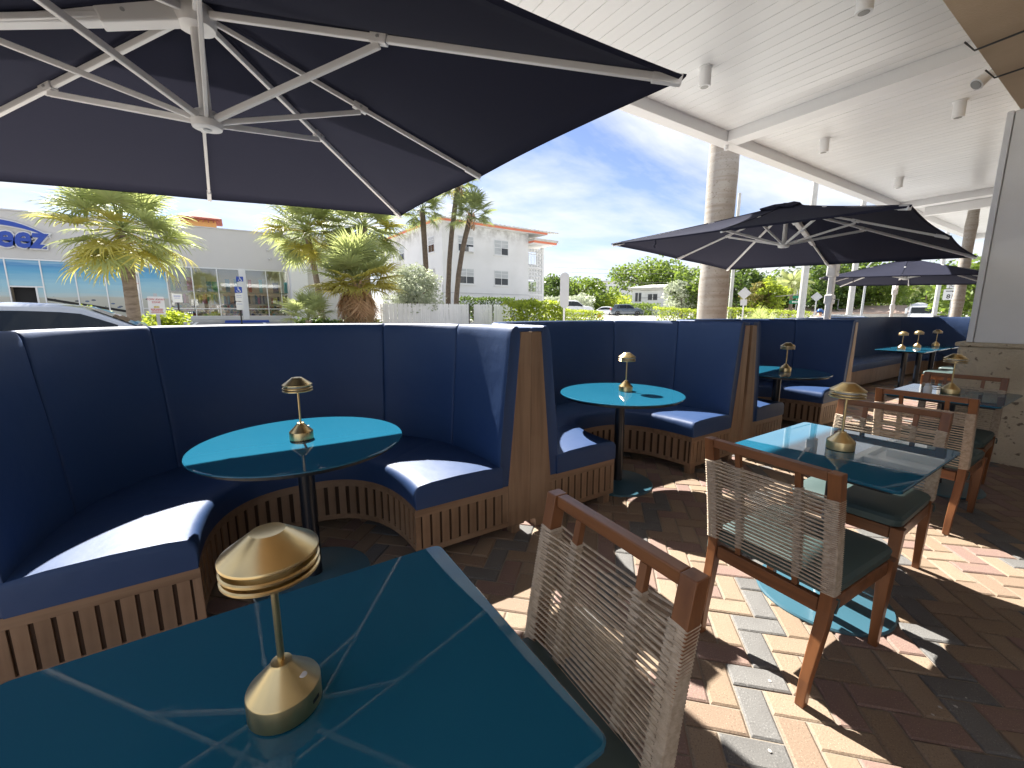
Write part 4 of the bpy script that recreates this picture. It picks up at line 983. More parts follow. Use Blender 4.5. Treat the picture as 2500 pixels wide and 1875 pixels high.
# ---- three-storey apartment block
AX, AY, AZ0 = 13.75, 31.2, 1.0
ap = thing('apartment_building', 'white three-storey apartment block with coral roof edge and screen-block stairwell', 'building', (AX, AY, AZ0), R(3.2))
AW, AH = 8.5, 7.30
def abox(n_, m_, x0, x1, y0, y1, z0, z1, par=None, **k): return MB().bb(x0, x1, y0, y1, z0, z1).build(n_, m_, par or ap, **k)
abox('wall', 'apt_wall', 0, AW, 0, 14, -.2, AH)
abox('soffit', 'apt_white', -.5, AW + 1.64, -.54, 14.5, AH - .03, AH + .0085)
# low-slope roof with coral fascia
MB().grid([[(-.55, -.6, AH + .01), (AW + 1.7, -.6, AH + .01), (AW + 1.7, 14.6, AH + .01), (-.55, 14.6, AH + .01)], [(-.55, -.6, AH + .16), (AW + 1.7, -.6, AH + .16), (AW + 1.7, 14.6, AH + .16), (-.55, 14.6, AH + .16)]], closed=True, capends=True).build('soffit_board', 'coral', ap)
rf = MB().grid([[(-.62, -.67, AH + .163), (AW + 1.78, -.67, AH + .163), (AW + 1.78, 14.7, AH + .163), (-.62, 14.7, AH + .163)], [(-.62, -.67, AH + .24), (AW + 1.78, -.67, AH + .24), (AW + 1.78, 14.7, AH + .24), (-.62, 14.7, AH + .24)], [(3, 6, AH + 1.05), (AW - 2, 6, AH + 1.05), (AW - 2, 8, AH + 1.05), (3, 8, AH + 1.05)]], closed=True, capends=True).build('roof', 'roof_tile', ap)
for i in range(27):
    x = -.5 + i * .46
    MB().bar((x, -.66, AH + .26), (3 + (x + .5) * .46, 5.9, AH + 1.06), .16, .07).build('roof_tile_course', 'roof_tile', rf)
def apt_window(x, z, w_=1.45, h=1.25, face='y', ac=False, bl=True):
    """double sash window in the street face (y) or the end face (x)"""
    def q(n_, m_, a0, a1, d0, d1, z0, z1, par):
        return MB().bb(a0, a1, -d1, -d0, z0, z1).build(n_, m_, par) if face == 'y' else MB().bb(-d1, -d0, a0, a1, z0, z1).build(n_, m_, par)
    f = q('window', 'alum', x - w_ / 2, x + w_ / 2, .002, .03, z - h / 2, z + h / 2, ap)
    n = 2
    for i in range(n):
        a0 = x - w_ / 2 + .05 + i * (w_ - .05) / n; a1 = a0 + (w_ - .05) / n - .05
        q('upper_pane', 'win_blind', a0, a1, .03, .038, z + .02, z + h / 2 - .06, f); q('lower_pane', 'win_dark' if (i or bl) else 'win_blind', a0, a1, .03, .036, z - h / 2 + .06, z - .03, f)
        q('sash_bar', 'alum', a0, a1, .037, .045, z + h * .26, z + h * .26 + .03, f)
    q('sill', 'apt_white', x - w_ / 2 - .06, x + w_ / 2 + .06, .001, .09, z - h / 2 - .07, z - h / 2 - .002, f)
    if ac: q('air_conditioner', 'alum', x + .1, x + w_ / 2 - .08, .04, .3, z - h / 2 + .02, z - h / 2 + .4, f)
for fl, z in enumerate((.95, 3.35, 5.85)):
    apt_window(2.1, z, ac=(fl == 2)); apt_window(5.55, z, bl=(fl != 2))
for z in (.95, 3.35, 5.85): apt_window(1.9, z, 1.1, 1.25, 'x'); apt_window(8.2, z, 1.1, 1.25, 'x', ac=(z > 5))
# mildew streak under the eaves
abox('service_conduit', 'galv', .05, AW + .1, -.05, -.012, 1.98, 2.02); abox('downpipe', 'galv', -.09, -.03, -.05, .01, 0, 2.6)
# stairwell bay: screen blocks, balcony rails and its own lower roof
abox('stair_frame', 'apt_white', AW + 1.70, AW + 1.92, .1, .4, -.2, 6.3); abox('stair_back', 'apt_white', AW + .003, AW + 1.9, 3.0, 3.2, -.2, 6.3)
abox('stair_soffit', 'apt_white', AW + .01, AW + 2.64, -.7, 4.9, 6.46, 6.498); abox('stair_fascia', 'coral', AW - .0, AW + 2.7, -.75, 5, 6.5, 6.66); abox('stair_roof', 'roof_tile', AW - .0, AW + 2.8, -.85, 5, 6.663, 6.86)
for z in (1.95, 4.35): abox('landing', 'apt_white', AW + .004, AW + 1.69, .1, 2.9, z, z + .2)
bl_ = MB()
bl_.bb(-.16, .16, 0, .12, -.16, -.125).bb(-.16, .16, 0, .12, .125, .16).bb(-.16, -.125, 0, .12, -.1249, .1249).bb(.125, .16, 0, .12, -.1249, .1249).bar((-.11, .06, -.11), (.11, .06, .11), .10, .04, up=(0, 1, 0)).bar((-.11, .062, .11), (.11, .062, -.11), .10, .04, up=(0, 1, 0))
BLK = bl_.mesh('screen_block', 'apt_white')
for iz in range(18):
    z = .1 + iz * .345
    for ix in range(5):
        x = AW + .2 + ix * .335
        rail_zone = any(a < z < a + 1.1 for a in (2.2, 4.6)) and ix < 3
        if not rail_zone: place('screen_block', BLK, ap, (x, .12, z))
for zr in (2.15, 4.55):
    r_ = abox('balcony_rail', 'apt_white', AW + .02, AW + 1.05, .05, .10, zr + 1.05, zr + 1.12)
    for i in range(6): abox('baluster', 'apt_white', AW + .08 + i * .17, AW + .11 + i * .17, .06, .09, zr + .1, zr + 1.048, par=r_)
# ---- white two-storey house with flat hipped roof
hx, hy = site(1600, 75)
hs_ = thing('white_house', 'small white two-storey house with dark windows among the trees', 'house', (hx, hy, 1.0), R(AZ - 90 - 20))
MB().bb(-3.9, 5.2, 0, 7, 0, 4.35).build('wall', 'apt_white', hs_)
MB().grid([[(-4.6, -.7, 4.36), (5.9, -.7, 4.36), (5.9, 7.7, 4.36), (-4.6, 7.7, 4.36)], [(-4.6, -.7, 4.62), (5.9, -.7, 4.62), (5.9, 7.7, 4.62), (-4.6, 7.7, 4.62)], [(-1, 3, 5.25), (2.3, 3, 5.25), (2.3, 4, 5.25), (-1, 4, 5.25)]], closed=True, capends=True).build('roof', 'roof_tile', hs_)
for x, w2, h2 in ((-2.9, 1.1, 1.6), (-.6, 1.6, 1.15), (3.3, .85, .95)):
    f = MB().bb(x - w2 / 2, x + w2 / 2, -.04, -.002, 3.05 - h2 / 2, 3.05 + h2 / 2).build('window', 'alum', hs_)
    for k in (0, 1): MB().bb(x - w2 / 2 + .07 + k * w2 / 2, x - .05 + k * w2 / 2, -.05, -.042, 3.05 - h2 / 2 + .08, 3.05 + h2 / 2 - .08).build('pane', 'win_dark', f)
for zz2, ww, sd_ in ((1.75, .7, 31), (1.45, 1.7, 32)): dashes(hs_, zz2, ww, .13, 'galv', sd_, 8, y=-.004, x0=-.6)
dashes(hs_, 1.75, .8, .13, 'galv', 33, 4, y=-.004, x0=.35)
# ---- distant cream apartment block and low ranch house
fx, fy = site(1497, 140)
fb = thing('distant_building', 'tiny cream apartment block far away between tree crowns', 'building', (fx, fy, 1), R(AZ - 90))
MB().bb(-4.5, 3.5, 0, 8, 0, 10.2).bb(3.503, 6, .5, 8, 0, 8.8).build('wall', 'stucco_white', fb); MB().bb(-5, 4, -.5, 8.5, 10.203, 10.6).build('roof', 'roof_tile', fb)
for i in range(4):
    for z in (5.2, 8.3): MB().bb(-3.6 + i * 1.9, -2.6 + i * 1.9, -.05, -.002, z - .6, z + .6).build('window', 'win_dark', fb)
rx_, ry_ = site(2075, 68)
rh = thing('ranch_house', 'low cream house with pale red roof behind the parked dark car', 'house', (rx_, ry_, gz(rx_, ry_) - .1), R(AZ - 90 - 40))
MB().bb(-9, 9, 0, 8, 0, 1.95).build('wall', 'stucco_white', rh)
MB().grid([[(-9.7, -.8, 1.953), (9.7, -.8, 1.953), (9.7, 8.8, 1.953), (-9.7, 8.8, 1.953)], [(-9.7, -.8, 2.12), (9.7, -.8, 2.12), (9.7, 8.8, 2.12), (-9.7, 8.8, 2.12)], [(-6, 4, 3.0), (6, 4, 3.0), (6, 4.3, 3.0), (-6, 4.3, 3.0)]], closed=True, capends=True).build('roof', 'roof_pale', rh)
MATS['roof_red_pale'] = None
for x in (-5.2, -2.0, 1.6, 3.0, 6.0):
    f = MB().bb(x - .5, x + .5, -.05, -.002, .55, 1.65).build('window', 'alum', rh); MB().bb(x - .4, x + .4, -.06, -.052, .65, 1.55).build('pane', 'win_dark', f)

# ---- white picket fence
fx0, fx1, fyl = 5.5, 12.35, 19.3
fn_ = thing('picket_fence', 'white board fence below the apartment block, boards of uneven wear', 'fence', (fx0, fyl, .72))
PK = MB().prism([(-.046, 0), (.046, 0), (.046, 1.06), (.02, 1.11), (-.02, 1.11), (-.046, 1.06)], -.01, .01, 'Y').mesh('picket', 'picket')
L_ = fx1 - fx0; n = int(L_ / .099)
for i in range(n):
    x = i * .099 + .05
    if 4.35 < x < 4.62 or 5.72 < x < 5.86: continue
    o = place('picket', PK, fn_, (x, rnd.uniform(-.006, .006), rnd.uniform(-.012, .012))); o.rotation_euler = (0, rnd.uniform(-.012, .012), 0)
for z in (.2, .85): MB().bb(.02, 4.34, .012, .05, z, z + .08).bb(4.66, 5.7, .012, .05, z, z + .08).bb(5.88, L_, .012, .05, z, z + .08).build('rail', 'picket', fn_)
for x in (.0, 2.1, 4.40, 5.76, L_): MB().bb(x - .05, x + .05, .055, .15, -.2, 1.08).build('post', 'picket_gap' if x in (4.40, 5.76) else 'picket', fn_)

# ================================================================== TREES, PALMS, HEDGES
del MATS['roof_red_pale']
sabal('fan palm with full crown standing in front of the shop', *site(326, 12.6), 2.85, .125, 1.06, 60, 1, lean=(.02, .0), yellow=.30, low=-55, group='fan palms')
sabal('short bushy fan palm with skirt of brown dead fronds', *site(878, 17.4), 1.95, .17, 1.36, 62, 2, dead=20, yellow=.6, low=-26, group='fan palms', boots=True)
sabal('taller fan palm behind left of the bushy one', *site(785, 20.2), 3.95, .12, 1.40, 56, 3, lean=(-.35, .1), yellow=.15, low=-60, group='fan palms')
sabal('taller fan palm behind right of the bushy one', *site(902, 19.6), 4.25, .14, 1.45, 56, 4, lean=(0, .2), yellow=.1, low=-60, group='fan palms')
sabal('small young palmetto at the foot of the shop end wall', *site(752, 16.4), .62, .10, .82, 20, 5, yellow=0, low=5, group='fan palms', boots=False)
sabal('slim palm with straight trunk left of the other two slim palms', *site(1045, 27), 6.4, .17, 1.2, 30, 6, lean=(-.15, .0), keys='k', yellow=.05, trunk_mat='trunk_dark', group='slim palms before the apartments')
sabal('tallest slim palm, trunk crossing the apartment windows', *site(1094, 26), 7.9, .15, 1.15, 28, 7, lean=(.72, -.33), keys='k', yellow=.05, trunk_mat='trunk_dark', group='slim palms before the apartments', boots=True)
sabal('slim bending palm with swollen top and small crown', *site(1113, 25), 5.9, .15, 1.15, 26, 8, lean=(.85, -.45), keys='k', yellow=.0, low=-25, trunk_mat='trunk_dark', group='slim palms before the apartments', boots=True)
tree('silver_shrub', 'silvery green round shrub behind the white fence', *site(1012, 21.6), 2.95, 1.5, 1.4, 11, 'leaf_silver', .13, 80, 130, .07, cz=1.62, crag=.30, cat='shrub')
hedge('dark green hedge top just above the fence boards', site(1125, 25.5), site(1255, 25.5), 1.0, 1.35, 12, 'leaf_dark', .14, 2600)
hedge('bright yellow green hedge right of the white fence', site(1243, 20.6), site(1362, 22.5), 1.3, 1.30, 13, 'leaf_bright', .15, 4200, wob=.22)
hedge('clipped green hedge behind the tall narrow sign', site(1362, 24), site(1458, 26.5), 1.0, .92, 14, 'leaf_bright', .10, 3600, wob=.05)
hedge('clipped hedge left of the thick palm trunk', site(1600, 28), site(1745, 29.5), 1.2, 1.35, 15, 'leaf_bright', .11, 5000, wob=.05)
hedge('clipped hedge right of the thick palm trunk', site(1748, 29.6), site(1965, 33), 1.2, 1.62, 16, 'leaf_bright', .11, 6000, wob=.05)
hedge('far low hedge beside the parked grey suv', site(1515, 74), site(1600, 68), 2., 1.7, 17, 'leaf_mid', .3, 2400, wob=.25)
hedge('pale rounded far hedge left of the grey suv', site(1330, 50), site(1425, 52), 2., 2.1, 18, 'leaf_silver', .28, 2200, wob=.3)
tree('flower_bush', 'bright green bush by the parking sign at the palm', *site(390, 13.4), 1.2, .80, .5, 19, 'leaf_bright', .11, 40, 90, .04, cz=.68, cat='bush')
tree('flower_bush', 'pale yellow bush seen over the silver car roof', *site(222, 16), 1.15, .5, .35, 20, 'leaf_bright', .10, 12, 60, .04, cz=.8, cat='bush')
cov = MB(); rr_ = random.Random(8)
for _ in range(2600):
    x, y = site(rr_.uniform(720, 925), rr_.uniform(15.8, 19.5)); leaf_quads(cov, (x, y, gz(x, y) + .06 + rr_.random() * .28), .12, 1, .18, rr_)
tag(cov.build('ground_cover', 'leaf_dark'), 'dark green ground cover around the palm trunks', 'ground cover', kind='stuff')
G = 'trees in the background'
tree('broadleaf_tree', 'dark round tree right behind the apartment block', *site(1330, 74), 7.0, 4.6, 3.0, 21, 'leaf_dark', .55, 46, 70, .3, group=G)
tree('broadleaf_tree', 'round tree behind the tall narrow sign', *site(1412, 80), 6.9, 6.4, 3.0, 22, 'leaf_mid', .6, 60, 70, .35, group=G)
tree('weeping_tree', 'pale drooping low tree between the two round trees', *site(1408, 55), 3.2, 2.6, 1.5, 23, 'leaf_silver', .35, 30, 60, .2, group=G)
tree('broadleaf_tree', 'big spreading tree above the white house', *site(1600, 95), 12.6, 8.6, 4.6, 24, 'leaf_mid', .7, 90, 75, .5, group=G, cz=7.2)
tree('broadleaf_tree', 'low green tree left of the white house', *site(1490, 85), 4.6, 5.6, 2.2, 25, 'leaf_bright', .6, 46, 60, .3, group=G)
tree('broadleaf_tree', 'lighter tree right of the white house against the palm trunk', *site(1700, 60), 6.3, 3.9, 3.2, 26, 'leaf_mid', .45, 55, 70, .3, group=G)
tree('broadleaf_tree', 'tree in front of the right end of the white house', *site(1662, 58), 5.0, 2.3, 2.5, 27, 'leaf_silver', .4, 36, 60, .2, group=G)
tree('broadleaf_tree', 'dark glossy tree just right of the thick palm trunk', *site(1790, 50), 5.4, 3.1, 3.1, 28, 'leaf_dark', .42, 56, 80, .3, group=G, cz=2.6)
tree('broadleaf_tree', 'reddish green small tree behind the diamond sign', *site(1842, 42), 3.0, 1.3, 1.6, 29, 'leaf_red', .3, 26, 60, .12, group=G)
tree('broadleaf_tree', 'bright green small tree right of the reddish one', *site(1876, 42), 3.4, 1.5, 1.8, 30, 'leaf_bright', .3, 28, 60, .12, group=G)
tree('broadleaf_tree', 'wide dark tree behind the coconut palm', *site(1905, 75), 6.6, 5.2, 3.4, 31, 'leaf_mid', .55, 60, 70, .3, group=G)
tree('broadleaf_tree', 'large dark tree behind the second umbrella pole', *site(2010, 72), 8.6, 6.2, 4.6, 32, 'leaf_dark', .6, 70, 75, .4, group=G)
tree('broadleaf_tree', 'large tree behind the far umbrella, left part', *site(2100, 75), 7.6, 6., 4., 33, 'leaf_mid', .6, 60, 75, .4, group=G)
tree('broadleaf_tree', 'dark tree directly behind the tank truck', *site(2215, 92), 8.6, 7.5, 5.2, 34, 'leaf_dark', .5, 60, 75, .4, group=G)
tree('broadleaf_tree', 'tree behind the utility pole right of the tank truck', *site(2300, 92), 8.8, 7., 5.2, 35, 'leaf_mid', .5, 56, 75, .4, group=G)
tree('broadleaf_tree', 'tree at the far right beside the white column', *site(2400, 45), 4.6, 3.6, 2.6, 36, 'leaf_mid', .4, 50, 70, .3, group=G)
feather_palm('coconut palm with drooping crown before the low house', *site(1928, 50), 3.3, .17, .95, 24, 41, meshes=FE, group='feather palms')
feather_palm('ragged palm left of the coconut palm', *site(1895, 54), 3.0, .14, .8, 18, 42, meshes=FEK, group='feather palms')
for i, (u, D, h, sz, lb) in enumerate(((2105, 78, 3.6, 1.3, 'clumping palm left of the far umbrella mast'), (2135, 76, 4.0, 1.4, 'clumping palm between two white poles'), (2165, 79, 3.8, 1.3, 'clumping palm left of the tank truck'), (2190, 82, 4.4, 1.4, 'clumping palm behind the far umbrella mast'), (2255, 84, 4.6, 1.45, 'clumping palm above the tank truck'))):
    feather_palm(lb, *site(u, D), h, .07, sz, 22, 50 + i, meshes=FE if i % 2 else FEK, group='feather palms')
sabal('low fan palm growing out of the clipped hedge', *site(1858, 26), .35, .08, .95, 22, 60, yellow=.1, low=0, group='fan palms')

# ================================================================== VEHICLES
def car(name, label, cat, x, y, rz, paint, L=4.7, HW=.90, H=1.45, belt=.90, wb=2.75, suv=False, group=None):
    t = thing(name, label, cat, (x, y, gz(x, y) - .06), rz, group=group)
    f, b = L / 2, -L / 2
    hood = belt + (.10 if suv else .02); deck = belt + (.10 if not suv else .12)
    # lower body stations: x, half width, bottom, shoulder height, top height
    st = [(f, .62, .32, .55, .62), (f - .08, .80, .24, .62, .70), (f - .45, .88, .20, .70, hood - .10), (f - 1.2, .90, .20, .76, hood), (.9, .90, .20, .80, belt + .03), (0, .91, .20, .82, belt + .02), (-1.0, .91, .20, .84, belt + .04), (b + .75, .90, .22, .86, deck), (b + .22, .86, .26, .84, deck - .02), (b + .05, .80, .32, .74, deck - .12), (b, .66, .38, .64, deck - .26)]
    rows = []
    for X, hw, zb, zs, zt in st:
        hw *= HW / .90
        half = [(hw * .80, zb), (hw * .96, zb + .10), (hw, (zb + zs) / 2), (hw, zs), (hw * .95, zt - .05), (hw * .86, zt), (hw * .4, zt + .025)]
        rows.append([(X, yy, z) for yy, z in half] + [(X, -yy, z) for yy, z in reversed(half)])
    body = MB().grid(rows, closed=True, capends=True).build('body', paint, t, smooth='auto', recalc=True)
    # greenhouse
    if suv: gh = [(1.05, .80, belt + .06), (.30, .66, H - .03), (-.3, .66, H), (-1.3, .65, H - .02), (b + .50, .62, H - .08), (b + .28, .74, belt + .10)]
    else: gh = [(1.15, .80, belt + .03), (.35, .63, H - .05), (-.2, .62, H), (-.75, .61, H - .02), (-1.05, .60, H - .06), (-1.85, .74, belt + .06)]
    zl = belt - .02; rows = []
    for X, hw, z in gh:
        hw *= HW / .90; rows.append([(X, .83 * HW / .9, zl), (X, hw + .02, z - .05), (X, hw - .06, z), (X, hw * .5, z + .022), (X, -hw * .5, z + .022), (X, -hw + .06, z), (X, -hw - .02, z - .05), (X, -.83 * HW / .9, zl)])
    cab = MB().grid(rows, closed=True, capends=True).build('roof', paint, t, smooth='auto', recalc=True)
    k = HW / .90
    def side_pt(X, v, s):      # point on the cabin side: v 0 at belt, 1 at roof rail
        for (x0, h0, z0), (x1, h1, z1) in zip(gh, gh[1:]):
            if x1 <= X <= x0 + 1e-6:
                q = (x0 - X) / (x0 - x1); hw = (h0 + (h1 - h0) * q) * k + .02; zt = z0 + (z1 - z0) * q - .05; break
        z = zl + (zt - zl) * v; yy = .83 * k + (hw - .83 * k) * v
        return (X, s * (yy + .006), z)
    xs_front, xs_mid, xs_rear = .92 if not suv else .86, -.12, (-1.45 if not suv else -1.15)
    for s in (-1, 1):
        for nm, a, c_, mid in (('front_window', xs_front, xs_mid + .05, .42), ('rear_window', xs_mid - .05, xs_rear, -.80)) + ((('quarter_window', -1.23, b + .58, -1.4),) if suv else ()):
            n = 6; lo = [side_pt(a + (c_ - a) * i / n, .16, s) for i in range(n + 1)]
            hi = [side_pt(a + (c_ - a) * i / n, .88, s) for i in range(n + 1)]
            mm = MB(); mm.grid([lo, hi]); mm.build(nm, 'car_glass', t)
        MB().grid([[side_pt(xs_mid + .055, v, s), side_pt(xs_mid - .055, v, s)] for v in (.12, .9)]).build('pillar_trim', 'trim_black', t)
        mp_ = side_pt(.80, .16, s); mr_ = MB().box((mp_[0] + .02, mp_[1] + s * .10, mp_[2] + .05), (.12, .18, .13)).build('mirror', paint, t, bevel=.03)
        for X in (.36, -.90): MB().bb(X - .1, X + .1, s * (.905 * k), s * (.925 * k), .78, .81).build('door_handle', 'chrome', t, bevel=.006)
        MB().box((f - .16, s * .60 * k, .64), (.22, .30, .13), rz=-s * .35).build('headlight', 'lens_clear', t, bevel=.03)
        MB().box((b + .10, s * .66 * k, .74 if not suv else .95), (.16, .26, .15 if not suv else .34), rz=s * .3).build('taillight', 'lens_red', t, bevel=.03)
        for X in (wb / 2, -wb / 2):
            wr = .33 if not suv else .36
            wlo = MB().lathe([(wr * .62, -.11), (wr * .96, -.11), (wr, -.07), (wr, .07), (wr * .96, .11), (wr * .62, .11)], 28, (X, s * (.82 * k), wr), 'Y').build('wheel', 'tyre', t, smooth='auto')
            MB().lathe([(.04, s * .105), (wr * .30, s * .10), (wr * .60, s * .112), (wr * .62, s * .10)], 24, (X, s * (.82 * k), wr), 'Y').build('rim', 'rim', wlo, smooth='auto')
    def screen(nm, i0, i1, v0, v1):
        (x0, h0, z0), (x1, h1, z1) = gh[i0], gh[i1]; P = []
        for v in (v0, v1):
            X = x0 + (x1 - x0) * v; z = z0 + (z1 - z0) * v; h = (h0 + (h1 - h0) * v) * k - .07
            P.append([(X + (.012 if i0 == 0 else -.012), q * h, z + .028 - .012 * abs(q)) for q in (-1, -.5, 0, .5, 1)])
        MB().grid(P).build(nm, 'car_glass', t)
    screen('windscreen', 0, 1, .10, .92); screen('rear_screen', len(gh) - 1, len(gh) - 2, .14, .90)
    MB().box((f - .01, 0, .40), (.05, 1.0 * k, .16)).build('grille', 'trim_black', t, bevel=.02)
    MB().box((f + .012, 0, .52), (.02, .42, .11)).build('number_plate', 'paint_white', t)
    return t
x, y = site(190, 10.1)
car('silver_sedan', 'silver sedan roof and windows showing over the left booth back', 'car', x - .9, y + .1, R(182), 'car_silver', H=1.42)
x, y = site(1530, 63)
car('grey_suv', 'dark blue grey suv parked across the lot', 'suv', x, y, R(AZ - 90 - 8), 'car_grey', L=4.6, HW=.92, H=1.66, belt=1.02, wb=2.7, suv=True)
x, y = site(1476, 70); car('white_sedan', 'small white car parked left of the grey suv', 'car', x, y, R(AZ - 90 + 150), 'car_white')
x, y = site(1398, 46); car('white_suv', 'white car roof behind the clipped hedge', 'suv', x, y, R(AZ - 90 + 10), 'car_white', L=4.6, H=1.75, belt=1.05, suv=True)
x, y = site(2072, 20.5); car('dark_sedan', 'dark car beyond the third booth behind the umbrella mast', 'car', x, y, R(AZ - 90 - 60), 'car_dark', H=1.36)
# ---- tank truck facing the patio
x, y = site(2246, 68)
tk = thing('tank_truck', 'white tank truck facing the camera with round tank behind its cab', 'truck', (x, y, gz(x, y) - .06), R(AZ - 90 - 44 - 90 + 6))
def tb(n_, m_, x0, x1, y0, y1, z0, z1, **k): return MB().bb(x0, x1, y0, y1, z0, z1).build(n_, m_, tk, **k)
tb('frame', 'trim_black', -7.5, 3.2, -.45, .45, .75, .98)
MB().grid([[(a, -.95, .9), (a, .95, .9), (a, .98, zt), (a, .75, zt + .12), (a, -.75, zt + .12), (a, -.98, zt)] for a, zt in ((3.3, 1.45), (2.9, 1.62), (1.55, 1.8))], closed=True, capends=True).build('hood', 'car_white', tk, smooth='auto', recalc=True)
MB().grid([[(a, -1.15, .95), (a, 1.15, .95), (a, 1.15, 1.9), (a, w2, zt), (a, -w2, zt), (a, -1.15, 1.9)] for a, w2, zt in ((1.55, 1.1, 1.92), (1.15, 1.02, 2.75), (.2, 1.0, 2.85), (-.35, 1.0, 2.85))], closed=True, capends=True).build('cab', 'car_white', tk, smooth='auto', recalc=True)
MB().grid([[(1.555, -.95, 2.0), (1.555, .95, 2.0)], [(1.20, -.9, 2.66), (1.20, .9, 2.66)]]).build('windscreen', 'car_glass', tk)
tb('grille', 'chrome', 3.3, 3.36, -.5, .5, .95, 1.4, bevel=.02); tb('bumper', 'chrome', 3.3, 3.5, -1.2, 1.2, .5, .88, bevel=.05)
for s in (-1, 1):
    tb('headlight', 'lens_clear', 3.0, 3.25, s * .98, s * 1.2, 1.05, 1.3, bevel=.04); tb('mirror', 'car_white', 1.6, 1.7, s * 1.25, s * 1.45, 1.95, 2.55, bevel=.03)
    tb('fender', 'car_white', 1.9, 3.2, s * .96, s * 1.22, .95, 1.15, bevel=.06)
    MB().tube([(-.5, s * .9, 1.0), (-.5, s * .9, 3.1)], .07, 10).build('exhaust_stack', 'chrome', tk)
    for X in (2.5, -1.6, -2.8, -6.2, -7.2):
        wo = MB().lathe([(.3, -.14), (.5, -.14), (.52, 0), (.5, .14), (.3, .14)], 24, (X, s * 1.02, .52), 'Y').build('wheel', 'tyre', tk, smooth='auto'); MB().lathe([(.05, s * .12), (.28, s * .145), (.3, s * .13)], 18, (X, s * 1.02, .52), 'Y').build('rim', 'rim', wo)
MB().lathe([(.1, -8.4), (.8, -8.3), (1.18, -8.0), (1.2, -7.6), (1.2, -1.6), (1.18, -1.2), (.8, -.9), (.1, -.8)], 36, (0, 0, 2.05), 'X').build('tank', 'car_white', tk, smooth='auto')
tb('tank_cradle', 'galv', -8, -1.2, -.6, .6, .983, 1.1)

# ================================================================== CYCLIST
cx_, cy_ = site(1997, 18.6); cz_ = gz(cx_, cy_) - .06
bike = thing('bicycle', 'bicycle under the cyclist in the blue helmet', 'bicycle', (cx_, cy_, cz_), R(AZ - 90 + 38))
for X in (-.52, .52):
    wo = MB(); 
    wo.tube([(X + .33 * math.cos(R(a)), 0, .34 + .33 * math.sin(R(a))) for a in range(0, 361, 12)], .018, 6, cap=False).build('wheel', 'tyre', bike, smooth=True)
fr = MB(); pts_ = dict(bb=(-.08, 0, .28), st=(-.25, 0, .82), ht=(.36, 0, .82), rh=(-.52, 0, .34), fh=(.52, 0, .34))
for a, b in (('bb', 'st'), ('st', 'ht'), ('bb', 'ht'), ('bb', 'rh'), ('st', 'rh'), ('ht', 'fh')): fr.tube([pts_[a], pts_[b]], .016, 8)
fr.build('frame', 'paint_blue', bike, smooth=True)
MB().tube([(.30, -.22, .96), (.36, -.1, .98), (.36, .1, .98), (.30, .22, .96)], .013, 8).tube([(.36, 0, .82), (.36, 0, .98)], .014, 8).build('handlebar', 'trim_black', bike, smooth=True)
MB().box((-.28, 0, .88), (.25, .14, .06)).tube([(-.25, 0, .8), (-.27, 0, .87)], .013, 6).build('saddle', 'trim_black', bike, bevel=.02)
def skin_body(name, joints, edges, parent, material, loc, rz, label):
    me = bpy.data.meshes.new(name); me.from_pydata([j[0] for j in joints], edges, []); o = bpy.data.objects.new(name, me); COL.objects.link(o)
    sk = o.modifiers.new('skin', 'SKIN'); sk.use_smooth_shade = True
    for i, j in enumerate(joints):
        me.skin_vertices[0].data[i].radius = (j[1], j[1] if len(j) < 3 else j[2]); me.skin_vertices[0].data[i].use_root = (i == 0)
    sb = o.modifiers.new('sub', 'SUBSURF'); sb.levels = 2; sb.render_levels = 2
    me.materials.append(MATS[material]); return o
def skin_mesh(name, joints, edges, material):
    o = skin_body(name, joints, edges, None, material, None, 0, '')
    bpy.context.view_layer.update()
    dg = bpy.context.evaluated_depsgraph_get(); me = bpy.data.meshes.new_from_object(o.evaluated_get(dg)); bpy.data.objects.remove(o)
    me.materials.clear(); me.materials.append(MATS[material]); me.polygons.foreach_set('use_smooth', [True] * len(me.polygons)); return me
J = [((-.26, 0, .93), .14, .15), ((-.16, 0, 1.05), .13, .15), ((-.02, 0, 1.19), .14, .17), ((.06, 0, 1.27), .09, .13), ((.13, 0, 1.33), .055), ((.19, 0, 1.41), .085, .075), ((.21, 0, 1.47), .08, .07)]
E_ = [(0, 1), (1, 2), (2, 3), (3, 4), (4, 5), (5, 6)]
for s in (-1, 1):
    n0 = len(J); J += [((.05, s * .17, 1.24), .065), ((.17, s * .25, 1.08), .045), ((.29, s * .23, .99), .032)]; E_ += [(3, n0), (n0, n0 + 1), (n0 + 1, n0 + 2)]
    for q in range(4): J.append(((.345 + .03 * (q % 2), s * (.17 + .022 * q), .985 - .012 * (q % 2)), .009)); E_.append((n0 + 2, len(J) - 1))
    J.append(((.31, s * .185, .965), .010)); E_.append((n0 + 2, len(J) - 1))
    n1 = len(J); kn = (.13, s * .12, .80 if s > 0 else .66); ft = (-.04 if s > 0 else .02, s * .12, .42 if s > 0 else .22)
    J += [((-.22, s * .10, .90), .10), (kn, .06), (ft, .04), ((ft[0] + .14, s * .12, ft[2] - .05), .035)]; E_ += [(0, n1), (n1, n1 + 1), (n1 + 1, n1 + 2), (n1 + 2, n1 + 3)]
pe = thing('person', 'cyclist in white shirt and blue helmet seen over the booth backs', 'person', (cx_, cy_, cz_), R(AZ - 90 + 38))
place('body', skin_mesh('body', J, E_, 'skin'), pe)
SJ = [((-.25, 0, .95), .165, .175), ((-.16, 0, 1.05), .155, .18), ((-.02, 0, 1.19), .165, .195), ((.05, 0, 1.265), .11, .155)]; SE = [(0, 1), (1, 2), (2, 3)]
